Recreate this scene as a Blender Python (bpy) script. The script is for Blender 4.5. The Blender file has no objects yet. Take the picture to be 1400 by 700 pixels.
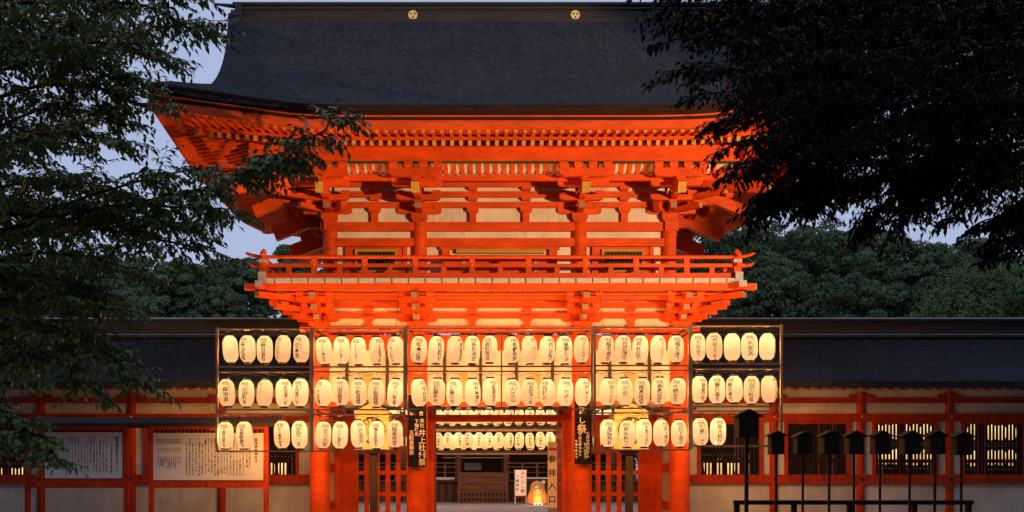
import bpy, math, random
import numpy as np
from mathutils import Vector, Matrix

R = math.radians
rng = random.Random(7)
nrng = np.random.default_rng(11)
SC = bpy.context.scene
COL = SC.collection

# ------------------------------------------------------------------ camera, sky, exposure
CAMX, CAMZ, CAMD, F, VX, HY = -0.42, 1.6, 25.0, 1375.0, 660.0, 640.0
cam_d = bpy.data.cameras.new('camera')
cam_d.sensor_width = 36.0
cam_d.lens = F / 1400.0 * 36.0
cam_d.shift_x = (700.0 - VX) / 1400.0
cam_d.shift_y = (HY - 350.0) / 1400.0
cam_d.clip_end = 3000.0
cam = bpy.data.objects.new('camera', cam_d)
cam.location = (CAMX, -CAMD, CAMZ)
cam.rotation_euler = (R(90), 0, 0)
COL.objects.link(cam)
SC.camera = cam

W = bpy.data.worlds.new('World')
SC.world = W
W.use_nodes = True
nt = W.node_tree
bg = nt.nodes['Background']
sky = nt.nodes.new('ShaderNodeTexSky')
sky.sky_type = 'NISHITA'
sky.sun_disc = False
sky.sun_elevation = R(3)
sky.sun_rotation = R(180)
mixn = nt.nodes.new('ShaderNodeMix')
mixn.data_type = 'RGBA'
mixn.inputs[0].default_value = 0.82
nt.links.new(sky.outputs[0], mixn.inputs[6])
mixn.inputs[7].default_value = (4.95, 5.85, 8.75, 1)      # thin even dusk cloud over the sky
nt.links.new(mixn.outputs[2], bg.inputs[0])
bg.inputs[1].default_value = 0.095

SC.view_settings.view_transform = 'Standard'
SC.view_settings.look = 'None'
SC.view_settings.exposure = 0.0
SC.view_settings.gamma = 1.0
SC.cycles.max_bounces = 6
SC.cycles.transparent_max_bounces = 12
SC.cycles.sample_clamp_indirect = 4.0


def wpt(px, py, d):
    """a place seen at px,py in the photograph and d metres away -> world point"""
    return Vector((CAMX + (px - VX) * d / F, d - CAMD, CAMZ + (HY - py) * d / F))


def wx(px, d):
    return CAMX + (px - VX) * d / F


def wz(py, d):
    return CAMZ + (HY - py) * d / F


# ------------------------------------------------------------------ materials
def mat(name, col, rough=0.6, spec=0.4, metal=0.0, var=0.15, vscale=3.0, bump=0.0, bscale=40.0,
        stretch=(1, 1, 1), emit=None, estr=0.0, col2=None, thresh=None, wear=None):
    m = bpy.data.materials.new(name)
    m.use_nodes = True
    t = m.node_tree
    b = t.nodes['Principled BSDF']
    b.inputs['Base Color'].default_value = (*col, 1)
    b.inputs['Roughness'].default_value = rough
    b.inputs['Specular IOR Level'].default_value = spec
    b.inputs['Metallic'].default_value = metal
    if var or bump:
        g = t.nodes.new('ShaderNodeNewGeometry')
        mp = t.nodes.new('ShaderNodeMapping')
        mp.inputs['Scale'].default_value = stretch
        t.links.new(g.outputs['Position'], mp.inputs[0])
    if var:
        n = t.nodes.new('ShaderNodeTexNoise')
        n.inputs['Scale'].default_value = vscale
        n.inputs['Detail'].default_value = 6
        n.inputs['Roughness'].default_value = 0.65
        t.links.new(mp.outputs[0], n.inputs['Vector'])
        rp = t.nodes.new('ShaderNodeValToRGB')
        lo, hi = thresh or (0.3, 0.7)
        rp.color_ramp.elements[0].position = lo
        rp.color_ramp.elements[1].position = hi
        c2 = col2 or tuple(c * (1 - var) for c in col)
        c1 = col if col2 else tuple(min(1, c * (1 + var * 0.6)) for c in col)
        rp.color_ramp.elements[0].color = (*c2, 1)
        rp.color_ramp.elements[1].color = (*c1, 1)
        t.links.new(n.outputs['Fac'], rp.inputs[0])
        outc = rp.outputs[0]
        for wi, (ws, wlo, whi, wd, wst) in enumerate(wear or ()):
            mp2 = t.nodes.new('ShaderNodeMapping')
            mp2.inputs['Scale'].default_value = wst
            mp2.inputs['Location'].default_value = (3.1 * wi, 7.7, 1.3)
            t.links.new(g.outputs['Position'], mp2.inputs[0])
            nn = t.nodes.new('ShaderNodeTexNoise')
            nn.inputs['Scale'].default_value = ws
            nn.inputs['Detail'].default_value = 8
            nn.inputs['Roughness'].default_value = 0.7
            t.links.new(mp2.outputs[0], nn.inputs['Vector'])
            r2 = t.nodes.new('ShaderNodeMapRange')
            r2.inputs[1].default_value = wlo
            r2.inputs[2].default_value = whi
            r2.inputs[3].default_value = wd
            r2.inputs[4].default_value = 1.0
            t.links.new(nn.outputs['Fac'], r2.inputs[0])
            mx_ = t.nodes.new('ShaderNodeVectorMath')
            mx_.operation = 'SCALE'
            t.links.new(outc, mx_.inputs[0])
            t.links.new(r2.outputs[0], mx_.inputs[3])
            outc = mx_.outputs[0]
        t.links.new(outc, b.inputs['Base Color'])
    if bump:
        n2 = t.nodes.new('ShaderNodeTexNoise')
        n2.inputs['Scale'].default_value = bscale
        n2.inputs['Detail'].default_value = 4
        t.links.new(mp.outputs[0], n2.inputs['Vector'])
        bp = t.nodes.new('ShaderNodeBump')
        bp.inputs['Strength'].default_value = bump
        bp.inputs['Distance'].default_value = 0.02
        t.links.new(n2.outputs['Fac'], bp.inputs['Height'])
        t.links.new(bp.outputs[0], b.inputs['Normal'])
    if emit:
        b.inputs['Emission Color'].default_value = (*emit, 1)
        b.inputs['Emission Strength'].default_value = estr
    return m


M = {}
M['red'] = mat('vermilion_paint', (0.80, 0.086, 0.003), 0.55, 0.25, var=0.25, vscale=1.6, bump=0.25, bscale=30, stretch=(1, 1, 2.2),
               wear=((0.45, .35, .62, .72, (1, 1, 1)), (9, .30, .46, .62, (.35, 1, 1.6))))
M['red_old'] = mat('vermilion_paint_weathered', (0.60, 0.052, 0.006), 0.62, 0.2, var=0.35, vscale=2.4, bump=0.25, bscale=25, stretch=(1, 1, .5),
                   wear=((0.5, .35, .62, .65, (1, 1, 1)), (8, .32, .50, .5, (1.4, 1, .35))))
M['ochre'] = mat('ochre_end_paint', (0.46, 0.28, 0.05), 0.6, 0.2, var=0.15, vscale=6)
M['plaster'] = mat('white_plaster', (0.75, 0.67, 0.54), 0.85, 0.1, var=0.16, vscale=1.7, bump=0.2, bscale=60,
                   wear=((0.8, .32, .6, .72, (1, 1, .6)), (5, .30, .48, .80, (2.2, 1, .25))))
M['grey_end'] = mat('pale_end_grain', (0.48, 0.45, 0.41), 0.8, 0.1, var=0.2, vscale=9)
M['step_end'] = mat('tan_end_paint', (0.30, 0.23, 0.15), 0.8, 0.1, var=0.2, vscale=9)
M['green'] = mat('dark_green_trim', (0.045, 0.075, 0.02), 0.6, 0.2)
M['thatch'] = mat('cypress_bark_thatch', (0.080, 0.088, 0.106), 0.95, 0.1, var=0.75, vscale=9, bump=1.0, bscale=26,
                  stretch=(0.9, 2.4, 2.4), thresh=(0.33, 0.68), wear=((0.5, .35, .65, .7, (1, 1, 1)), (20, .40, .58, .30, (.6, 2.5, 2.5)), (1.6, .3, .55, .75, (2.5, .3, .3))))
M['thatch_low'] = mat('darker_bark_thatch', (0.052, 0.054, 0.062), 0.95, 0.1, var=0.6, vscale=9, bump=0.6, bscale=26,
                  stretch=(0.9, 2.4, 2.4), thresh=(0.33, 0.68), wear=((0.5, .35, .65, .6, (1, 1, 1)), (20, .40, .58, .5, (.6, 2.5, 2.5))))  # darker copy of the bark thatch, used on the corridor roofs
M['thatch_edge'] = mat('thatch_cut_edge', (0.036, 0.015, 0.010), 0.9, 0.1, var=0.5, vscale=5, bump=0.7, bscale=30, stretch=(.4, .4, 9))
M['dark_board'] = mat('dark_eave_board', (0.02, 0.014, 0.011), 0.8, 0.2)
M['ridge'] = mat('old_copper_and_wood_ridge', (0.034, 0.028, 0.028), 0.6, 0.4, var=0.45, vscale=2.0, bump=0.2, bscale=12, stretch=(.3, 1, 6))
M['copper'] = mat('dark_patinated_copper', (0.030, 0.042, 0.048), 0.45, 0.5, metal=0.2, var=0.4, vscale=2.5, stretch=(.4, 1, 3))
M['sky_glint'] = mat('pale_sky_glint_metal', (0.30, 0.33, 0.38), 0.45, 0.5, metal=0.3, var=0.4, vscale=3, stretch=(.5, 1, 1))  # pale colour stands in for sky reflected along the ridge cap
M['crest_gold'] = mat('gilt_crest', (0.85, 0.66, 0.34), 0.6, 0.3, var=0.1, vscale=30)
M['gold'] = mat('gilt_metal', (0.80, 0.58, 0.20), 0.35, 0.6, metal=0.75, var=0.2, vscale=20)
M['gilt_wood'] = mat('golden_wood', (0.50, 0.34, 0.13), 0.55, 0.3, var=0.3, vscale=4, bump=0.2, bscale=20, stretch=(1, 1, 8))
M['black'] = mat('black_lacquer', (0.012, 0.011, 0.011), 0.4, 0.4, var=0)
M['dark_wood'] = mat('dark_brown_wood', (0.055, 0.030, 0.018), 0.65, 0.3, var=0.4, vscale=5, bump=0.3, bscale=30, stretch=(4, 4, .5))
M['rack_wood'] = mat('rack_timber', (0.42, 0.25, 0.13), 0.7, 0.2, var=0.4, vscale=5, bump=0.3, bscale=40, stretch=(1, 1, 1))
M['brown_wood'] = mat('old_brown_timber', (0.17, 0.075, 0.042), 0.65, 0.3, var=0.4, vscale=3, bump=0.3, bscale=20, stretch=(.5, 1, 3))
M['soot_wood'] = mat('near_black_timber', (0.024, 0.015, 0.011), 0.8, 0.15, var=0.4, vscale=6, bump=0.4, bscale=30, stretch=(5, 5, .6))
M['board_face'] = mat('notice_board_white', (0.70, 0.67, 0.63), 0.6, 0.3, var=0.08, vscale=1.5)
M['sign_face'] = mat('sign_cream_board', (0.85, 0.66, 0.50), 0.6, 0.3, var=0.1, vscale=4, stretch=(1, 1, .4))
M['ink'] = mat('black_ink', (0.02, 0.015, 0.012), 0.7, 0.2, var=0)
M['red_ink'] = mat('red_ink', (0.6, 0.04, 0.03), 0.7, 0.2, var=0)
M['banner'] = mat('black_banner_cloth', (0.012, 0.011, 0.013), 0.9, 0.1, var=0.3, vscale=8)
M['banner_text'] = mat('cream_cloth_print', (0.72, 0.58, 0.48), 0.9, 0.1, var=0.1)
M['gravel'] = mat('pale_gravel', (0.36, 0.34, 0.325), 0.95, 0.1, var=0.45, vscale=14, bump=0.8, bscale=90)
M['steel'] = mat('grey_metal', (0.35, 0.36, 0.38), 0.4, 0.5, metal=0.6, var=0.1)
M['bark'] = mat('tree_bark', (0.05, 0.04, 0.03), 0.9, 0.1, var=0.5, vscale=6, bump=0.8, bscale=15, stretch=(3, 3, .6))
M['cloth_grey'] = mat('pale_blue_cloth', (0.35, 0.37, 0.45), 0.9, 0.1, var=0.3, vscale=4)
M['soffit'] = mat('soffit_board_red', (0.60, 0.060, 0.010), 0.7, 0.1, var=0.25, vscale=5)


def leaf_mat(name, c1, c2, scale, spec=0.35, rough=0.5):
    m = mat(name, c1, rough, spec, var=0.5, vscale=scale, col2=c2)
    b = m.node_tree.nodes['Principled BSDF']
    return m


M['leaf_left'] = leaf_mat('broad_leaf_green', (0.235, 0.320, 0.070), (0.080, 0.135, 0.034), 1.3, 0.45, 0.42)
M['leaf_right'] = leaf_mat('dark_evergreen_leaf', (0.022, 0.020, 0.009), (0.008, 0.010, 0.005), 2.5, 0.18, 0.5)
M['leaf_far'] = leaf_mat('far_evergreen_leaf', (0.140, 0.200, 0.088), (0.052, 0.088, 0.046), 0.22, 0.15, 0.75)
M['leaf_far_pale'] = leaf_mat('far_pale_leaf', (0.12, 0.19, 0.065), (0.065, 0.11, 0.045), 0.3, 0.15, 0.75)


def paper_mat(name, base, bot, through, rim=(0.95, 0.74, 0.30)):
    """lit paper: its own glow (brighter round the bulb) and some light let through"""
    m = bpy.data.materials.new(name)
    m.use_nodes = True
    t = m.node_tree
    for n in list(t.nodes):
        t.nodes.remove(n)
    out = t.nodes.new('ShaderNodeOutputMaterial')
    tc = t.nodes.new('ShaderNodeTexCoord')
    oi = t.nodes.new('ShaderNodeObjectInfo')
    sep = t.nodes.new('ShaderNodeSeparateXYZ')
    t.links.new(tc.outputs['Object'], sep.inputs[0])
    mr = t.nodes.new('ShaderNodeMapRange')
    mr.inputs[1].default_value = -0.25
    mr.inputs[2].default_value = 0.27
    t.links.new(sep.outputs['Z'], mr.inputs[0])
    noi = t.nodes.new('ShaderNodeTexNoise')
    noi.inputs['Scale'].default_value = 3.5
    noi.inputs['Detail'].default_value = 2
    vadd = t.nodes.new('ShaderNodeVectorMath')
    vadd.operation = 'ADD'
    mulr = t.nodes.new('ShaderNodeVectorMath')
    mulr.operation = 'SCALE'
    comb = t.nodes.new('ShaderNodeCombineXYZ')
    for i in range(3):
        t.links.new(oi.outputs['Random'], comb.inputs[i])
    t.links.new(comb.outputs[0], mulr.inputs[0])
    mulr.inputs[3].default_value = 37.0
    t.links.new(tc.outputs['Object'], vadd.inputs[0])
    t.links.new(mulr.outputs[0], vadd.inputs[1])
    t.links.new(vadd.outputs[0], noi.inputs['Vector'])
    ma = t.nodes.new('ShaderNodeMath')
    ma.operation = 'MULTIPLY_ADD'
    t.links.new(noi.outputs['Fac'], ma.inputs[0])
    ma.inputs[1].default_value = 0.9
    ma.inputs[2].default_value = -0.45
    md = t.nodes.new('ShaderNodeMath')
    md.operation = 'ADD'
    t.links.new(mr.outputs[0], md.inputs[0])
    t.links.new(ma.outputs[0], md.inputs[1])
    rp = t.nodes.new('ShaderNodeValToRGB')
    rp.color_ramp.elements[0].position = 0.22
    rp.color_ramp.elements[1].position = 0.92
    rp.color_ramp.elements[0].color = (*bot, 1)
    rp.color_ramp.elements[1].color = (*base, 1)
    t.links.new(md.outputs[0], rp.inputs[0])
    # bamboo ribs: slightly darker hoops
    wv = t.nodes.new('ShaderNodeMath')
    wv.operation = 'SINE'
    ml = t.nodes.new('ShaderNodeMath')
    ml.operation = 'MULTIPLY'
    ml.inputs[1].default_value = 2 * math.pi / 0.031
    t.links.new(sep.outputs['Z'], ml.inputs[0])
    t.links.new(ml.outputs[0], wv.inputs[0])
    wr = t.nodes.new('ShaderNodeMapRange')
    wr.inputs[1].default_value = 0.6
    wr.inputs[2].default_value = 1.0
    wr.inputs[3].default_value = 1.0
    wr.inputs[4].default_value = 0.93
    t.links.new(wv.outputs[0], wr.inputs[0])
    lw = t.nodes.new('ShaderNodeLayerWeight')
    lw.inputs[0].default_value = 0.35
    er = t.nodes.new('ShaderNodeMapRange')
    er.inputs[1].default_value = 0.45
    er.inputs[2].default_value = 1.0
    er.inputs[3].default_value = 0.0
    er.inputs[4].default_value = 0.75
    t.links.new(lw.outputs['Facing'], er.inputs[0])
    rv = t.nodes.new('ShaderNodeMapRange')
    rv.inputs[3].default_value = 0.80
    rv.inputs[4].default_value = 1.18
    t.links.new(oi.outputs['Random'], rv.inputs[0])
    m1 = t.nodes.new('ShaderNodeMath'); m1.operation = 'MULTIPLY'
    m2 = t.nodes.new('ShaderNodeMath'); m2.operation = 'MULTIPLY'
    m1.inputs[1].default_value = 1.0
    t.links.new(wr.outputs[0], m1.inputs[0])
    t.links.new(m1.outputs[0], m2.inputs[0]); t.links.new(rv.outputs[0], m2.inputs[1])
    ex = t.nodes.new('ShaderNodeMix'); ex.data_type = 'RGBA'
    t.links.new(er.outputs[0], ex.inputs[0])
    t.links.new(rp.outputs[0], ex.inputs[6])
    ex.inputs[7].default_value = (*rim, 1)
    em = t.nodes.new('ShaderNodeEmission')
    t.links.new(ex.outputs[2], em.inputs[0])
    t.links.new(m2.outputs[0], em.inputs[1])
    tr = t.nodes.new('ShaderNodeBsdfTransparent')
    tr.inputs[0].default_value = (through, through * .9, through * .75, 1)
    ad = t.nodes.new('ShaderNodeAddShader')
    t.links.new(em.outputs[0], ad.inputs[0])
    t.links.new(tr.outputs[0], ad.inputs[1])
    t.links.new(ad.outputs[0], out.inputs[0])
    return m


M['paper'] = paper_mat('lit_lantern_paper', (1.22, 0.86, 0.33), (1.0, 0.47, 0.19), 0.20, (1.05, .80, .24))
M['paper_far'] = paper_mat('lit_lantern_paper_far', (1.2, 0.86, 0.36), (1.0, 0.52, 0.17), 0.2, (1.1, .68, .18))


def glow_ink(name, base, e):
    return mat(name, base, 0.8, 0.1, var=0, emit=e, estr=1.0)


M['lantern_ink'] = glow_ink('ink_on_lit_paper', (0.02, 0.012, 0.01), (0.050, 0.016, 0.006))
M['lantern_ink_pale'] = glow_ink('thin_ink_on_lit_paper', (0.1, 0.05, 0.03), (0.42, 0.19, 0.08))
M['lantern_red'] = glow_ink('red_ink_on_lit_paper', (0.2, 0.05, 0.03), (0.66, 0.17, 0.07))
M['bulb'] = mat('bare_bulb', (1, 1, 1), emit=(1, .8, .5), estr=12, var=0)
M['drape'] = mat('orange_draped_paper', (0.75, 0.25, 0.07), 0.8, 0.1, var=0.4, vscale=3, emit=(1.0, 0.24, 0.05), estr=0.3)
M['lit_sign'] = mat('lit_sign_sheet', (0.8, 0.7, 0.6), 0.8, 0.1, var=0.1, emit=(1.0, 0.62, 0.45), estr=0.42)


# ------------------------------------------------------------------ object helpers
WM = {}          # world matrices of parents, kept by hand


def setp(o, parent, mw):
    COL.objects.link(o)
    if parent is not None:
        o.parent = parent
        o.matrix_parent_inverse = Matrix.Identity(4)
        loc = WM[parent.name].inverted() @ mw
        o.matrix_basis = loc
    else:
        o.matrix_basis = mw
    WM[o.name] = mw
    return o


def empty(name, loc, parent=None, rz=0.0):
    o = bpy.data.objects.new(name, None)
    o.empty_display_size = 0.2
    return setp(o, parent, Matrix.Translation(Vector(loc)) @ Matrix.Rotation(rz, 4, 'Z'))


def tag(o, label=None, cat=None, group=None, kind=None):
    if label: o['label'] = label
    if cat: o['category'] = cat
    if group: o['group'] = group
    if kind: o['kind'] = kind
    return o


def thing(name, loc, label, cat, group=None, rz=0.0):
    return tag(empty(name, loc, None, rz), label, cat, group)


def mesh_data(name, v, f, mats, fm=None, smooth=False):
    me = bpy.data.meshes.new(name)
    me.from_pydata([tuple(a) for a in v], [], f)
    for m in (mats if isinstance(mats, (list, tuple)) else [mats]):
        me.materials.append(M[m] if isinstance(m, str) else m)
    if fm:
        me.polygons.foreach_set('material_index', fm)
    if smooth:
        me.polygons.foreach_set('use_smooth', [True] * len(me.polygons))
    me.update()
    return me


CACHE = {}
CUBE_V = [(-.5, -.5, -.5), (.5, -.5, -.5), (.5, .5, -.5), (-.5, .5, -.5), (-.5, -.5, .5), (.5, -.5, .5), (.5, .5, .5), (-.5, .5, .5)]
CUBE_F = [(3, 2, 1, 0), (4, 5, 6, 7), (0, 1, 5, 4), (1, 2, 6, 5), (2, 3, 7, 6), (3, 0, 4, 7)]


def cube_mesh(m, endm=None):
    k = ('cube', m, endm)
    if k not in CACHE:
        if endm:
            CACHE[k] = mesh_data('timber', CUBE_V, CUBE_F, [m, endm], [0, 0, 0, 1, 0, 0])
        else:
            CACHE[k] = mesh_data('timber', CUBE_V, CUBE_F, [m])
    return CACHE[k]


def box(name, x0, x1, y0, y1, z0, z1, m, parent=None):
    o = bpy.data.objects.new(name, cube_mesh(m))
    mw = Matrix.Translation(((x0 + x1) / 2, (y0 + y1) / 2, (z0 + z1) / 2)) @ Matrix.Diagonal((abs(x1 - x0), abs(y1 - y0), abs(z1 - z0), 1))
    return setp(o, parent, mw)


def axes(p0, p1):
    """frame whose X runs p0->p1, Y level"""
    x = (Vector(p1) - Vector(p0))
    L = x.length
    x.normalize()
    up = Vector((0, 0, 1)) if abs(x.z) < 0.98 else Vector((0, 1, 0))
    y = up.cross(x).normalized()
    z = x.cross(y)
    return x, y, z, L


def bar(name, p0, p1, w, h, m, parent=None, endm=None):
    x, y, z, L = axes(p0, p1)
    c = (Vector(p0) + Vector(p1)) / 2
    mw = Matrix(((x.x * L, y.x * w, z.x * h, c.x), (x.y * L, y.y * w, z.y * h, c.y), (x.z * L, y.z * w, z.z * h, c.z), (0, 0, 0, 1)))
    o = bpy.data.objects.new(name, cube_mesh(m, endm))
    return setp(o, parent, mw)


def lathe_mesh(key, prof, m, seg=20, caps=True, smooth=True):
    if key in CACHE:
        return CACHE[key]
    v, f = [], []
    for r, z in prof:
        for i in range(seg):
            a = 2 * math.pi * i / seg
            v.append((r * math.cos(a), r * math.sin(a), z))
    n = len(prof)
    for j in range(n - 1):
        for i in range(seg):
            i2 = (i + 1) % seg
            f.append((j * seg + i, j * seg + i2, (j + 1) * seg + i2, (j + 1) * seg + i))
    if caps:
        f.append(tuple(range(seg - 1, -1, -1)))
        f.append(tuple((n - 1) * seg + i for i in range(seg)))
    me = mesh_data(key if isinstance(key, str) else key[0], v, f, m, smooth=False)
    if smooth:
        sm = [len(p.vertices) == 4 for p in me.polygons]
        me.polygons.foreach_set('use_smooth', sm)
    CACHE[key] = me
    return me


def rod(name, p0, p1, r, m, parent=None, seg=14):
    me = lathe_mesh(('rod', m, seg), [(1, -.5), (1, .5)], m, seg)
    x, y, z, L = axes(p0, p1)
    c = (Vector(p0) + Vector(p1)) / 2
    mw = Matrix(((y.x * r, z.x * r, x.x * L, c.x), (y.y * r, z.y * r, x.y * L, c.y), (y.z * r, z.z * r, x.z * L, c.z), (0, 0, 0, 1)))
    return setp(bpy.data.objects.new(name, me), parent, mw)


def tube(name, pts, radii, m, parent=None, seg=8):
    v, f = [], []
    pts = [Vector(p) for p in pts]
    for k, p in enumerate(pts):
        d = (pts[min(k + 1, len(pts) - 1)] - pts[max(k - 1, 0)]).normalized()
        up = Vector((0, 0, 1)) if abs(d.z) < 0.9 else Vector((1, 0, 0))
        a = d.cross(up).normalized()
        b = a.cross(d)
        r = radii[k] if isinstance(radii, (list, tuple)) else radii
        for i in range(seg):
            t = 2 * math.pi * i / seg
            v.append(p + (a * math.cos(t) + b * math.sin(t)) * r)
    for k in range(len(pts) - 1):
        for i in range(seg):
            i2 = (i + 1) % seg
            f.append((k * seg + i, k * seg + i2, (k + 1) * seg + i2, (k + 1) * seg + i))
    f.append(tuple(range(seg - 1, -1, -1)))
    f.append(tuple((len(pts) - 1) * seg + i for i in range(seg)))
    return put(name, mesh_data(name, v, f, m, smooth=True), parent)


def put(name, me, parent=None, mw=None):
    return setp(bpy.data.objects.new(name, me), parent, mw or Matrix.Identity(4))


def extrude_profile(key, prof, w, m):
    """prof in (x,z), extruded along y by w, centred"""
    if key in CACHE:
        return CACHE[key]
    n = len(prof)
    v = [(x, -w / 2, z) for x, z in prof] + [(x, w / 2, z) for x, z in prof]
    f = [tuple(range(n)), tuple(range(2 * n - 1, n - 1, -1))]
    for i in range(n):
        j = (i + 1) % n
        f.append((j, i, n + i, n + j))
    CACHE[key] = mesh_data(key[0], v, f, m)
    return CACHE[key]


# ---- glyphs
GL = {}


def glyph(ch):
    if ch not in GL:
        c = bpy.data.curves.new('glyph', 'FONT')
        c.body = ch
        c.resolution_u = 1
        c.offset = 0.016
        o = bpy.data.objects.new('glyph', c)
        me = bpy.data.meshes.new_from_object(o)
        v = np.array([tuple(p.co) for p in me.vertices], dtype=float).reshape(-1, 3)[:, :2]
        f = [tuple(p.vertices) for p in me.polygons]
        bpy.data.objects.remove(o)
        bpy.data.curves.remove(c)
        bpy.data.meshes.remove(me)
        if len(v):
            # centre the em square
            wid = 1.0 if ord(ch) > 0x2000 else max(0.3, v[:, 0].max() + v[:, 0].min())
            v = v - np.array([[wid / 2, 0.37]])
        GL[ch] = (v, f)
    return GL[ch]


def glyph_mesh(name, items, m, warp):
    """items: (char, u, w, size[, tilt]); warp(u,w)->xyz"""
    V, Fc = [], []
    for it in items:
        ch, u, w_, s = it[:4]
        if ch == ' ' or ch == '　':
            continue
        v, f = glyph(ch)
        if not len(v):
            continue
        tl = it[4] if len(it) > 4 else 0.0
        ct, st = math.cos(tl), math.sin(tl)
        b = len(V)
        for x, y in v:
            V.append(warp(u + (x * ct - y * st) * s, w_ + (x * st + y * ct) * s))
        Fc += [tuple(b + i for i in q) for q in f]
    return mesh_data(name, V, Fc, m)


# ------------------------------------------------------------------ lights: floodlight low in front, right of the view
def floodlight():
    t = thing('floodlight', (13.0, -20.0, 0.0), 'black floodlight on a tall stand lighting the upper gate from the right', 'floodlight')
    box('base', 12.8, 13.2, -20.15, -19.85, 0.0, 0.05, 'black', t)
    box('stand', 12.97, 13.03, -20.03, -19.97, 0.05, 3.35, 'black', t)
    ld = bpy.data.lights.new('beam', 'SPOT')
    ld.energy = 24000
    ld.color = (1.0, 0.60, 0.30)
    ld.spot_size = R(37)
    ld.spot_blend = 0.30
    ld.shadow_soft_size = 0.03
    p = Vector((13.0, -20.0, 3.6))
    q = Vector((-1.6, 0.0, 7.95))
    rot = (q - p).to_track_quat('-Z', 'Y').to_matrix().to_4x4()
    o = bpy.data.objects.new('beam', ld)
    setp(o, t, Matrix.Translation(p) @ rot)
    me = lathe_mesh('lamp_housing', [(0.05, 0.22), (0.13, 0.16), (0.16, 0.0), (0.17, -0.02)], 'black', 16, caps=False)
    dq = Vector((q.x - p.x, q.y - p.y, 0)).normalized()
    c = p + dq * .5
    sd = Vector((-dq.y, dq.x, 0))
    bar('added_barn_door', c - sd * .5 + Vector((0, 0, -.2 + .040)), c + sd * .5 + Vector((0, 0, -.2 + .040)), .006, .4, 'black', t)  # added unseen plate that cuts off the lower part of the beam
    put('housing', me, t, Matrix.Translation(p + (p - q).normalized() * 0.05) @ rot)


floodlight()

# ------------------------------------------------------------------ ground
gv, gf = [], []
tag(put('ground', mesh_data('ground', [(-400, -60, 0), (400, -60, 0), (400, 900, 0), (-400, 900, 0)], [(0, 1, 2, 3)], 'gravel')), kind='structure')

# ------------------------------------------------------------------ the two-storey gate
GATE = thing('shrine_gate', (0, 0, 0), 'two-storey vermilion shrine gate with dark bark roof and railed balcony', 'gate')
G = GATE
PX = [-4.47, -2.04, 2.04, 4.47]         # lower pillars
UX = [-4.24, -2.0, 2.0, 4.24]           # upper pillars
YU = 0.2
YC = 2.6
UY = [0.2, 2.6, 5.0]

# stone base
box('stone_plinth', -5.6, 5.6, -1.2, 6.3, 0.004, 0.14, 'grey_end', G)
for y in (0.0, 2.4, 4.8):
    for x in PX:
        rod('pillar', (x, y, 0.14), (x, y, 4.95), 0.25, 'red', G, 24)
for y in UY:
    for x in UX:
        if y in (0.2, 5.0) or abs(x) > 3:
            rod('upper_pillar', (x, y, 6.1), (x, y, 7.735), 0.185, 'red', G, 24)

# lower front, between pillars
def gx(px):
    return wx(px, 25.0)


for i in range(3):
    a, b = PX[i] + 0.2, PX[i + 1] - 0.2
    box('tie_beam', a, b, -0.09, 0.09, 4.52, 4.90, 'red', G)
    box('plaster_panel', a, b, -0.03, 0.03, 3.25, 4.52, 'plaster', G)
    box('lintel', a, b, -0.07, 0.07, 3.13, 3.25, 'red', G)
    box('tie_beam', a, b, 2.31, 2.49, 2.86, 3.05, 'red', G)
    box('tie_beam', a, b, 2.31, 2.49, 3.75, 4.0, 'red', G)
    box('tie_beam', a, b, 4.71, 4.89, 3.72, 3.98, 'red', G)
    box('plaster_panel', a, b, 4.77, 4.83, 3.98, 4.6, 'plaster', G)
    box('plaster_panel', a, b, 2.37, 2.43, 4.0, 4.6, 'plaster', G)
for y in (0.0, 4.8):
    box('head_beam', -4.95, 4.95, y - 0.13, y + 0.13, 4.965, 5.09, 'red', G)
box('passage_ceiling', -4.5, 4.5, 0.2, 4.7, 4.60, 4.66, 'soffit', G)
for s in (-1, 1):
    x = s * 4.47
    box('side_wall', x - 0.04, x + 0.04, 0.24, 2.16, 0.2, 4.5, 'plaster', G)
    box('side_wall', x - 0.04, x + 0.04, 2.64, 4.56, 0.2, 4.5, 'plaster', G)
    for z in (0.5, 1.5, 2.9, 4.5):
        box('side_beam', x - 0.08, x + 0.08, 0.2, 4.6, z, z + 0.22, 'red', G)
# dark struts and gilt frog-leg struts on the plaster
for px in (475, 530, 608, 657, 706, 755, 833, 887):
    x = gx(px)
    box('strut', x - 0.035, x + 0.035, -0.16, -0.05, 3.27, 4.5, 'dark_wood', G)
kp = [(-.42, 0), (-.36, .12), (-.22, .2), (-.12, .42), (-.1, .72), (.1, .72), (.12, .42), (.22, .2), (.36, .12), (.42, 0), (.2, 0), (.1, .12), (-.1, .12), (-.2, 0)]
for px in (502, 633, 732, 861):
    put('frog_leg_strut', extrude_profile(('frog_leg_strut', 1), kp, 0.08, 'gilt_wood'), G, Matrix.Translation((gx(px), -0.08, 3.252)))


# carved arm and block meshes
def arm_mesh(a, h, w, m='red'):
    k = ('bracket_arm', a, h, w, m)
    c = min(0.16, a * 0.4)
    prof = [(-a, h), (-a, h * .5)]
    for q in range(1, 5):
        t = q / 4 * math.pi / 2
        prof.append((-a + c * (1 - math.cos(t)), h * .5 * (1 - math.sin(t))))
    prof += [(-x, z) for x, z in reversed(prof)]
    return extrude_profile(k, prof[::-1], w, m)


def block_mesh(m='red'):
    k = 'bearing_block'
    if k in CACHE:
        return CACHE[k]
    prof = [(.36, 0), (.39, .1), (.5, .42), (.5, 1.0)]
    v, f = [], []
    for r, z in prof:
        v += [(-r, -r, z), (r, -r, z), (r, r, z), (-r, r, z)]
    for j in range(3):
        for i in range(4):
            i2 = (i + 1) % 4
            f.append((j * 4 + i, j * 4 + i2, j * 4 + 4 + i2, j * 4 + 4 + i))
    f += [(3, 2, 1, 0), (12, 13, 14, 15)]
    CACHE[k] = mesh_data(k, v, f, m)
    return CACHE[k]


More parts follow.
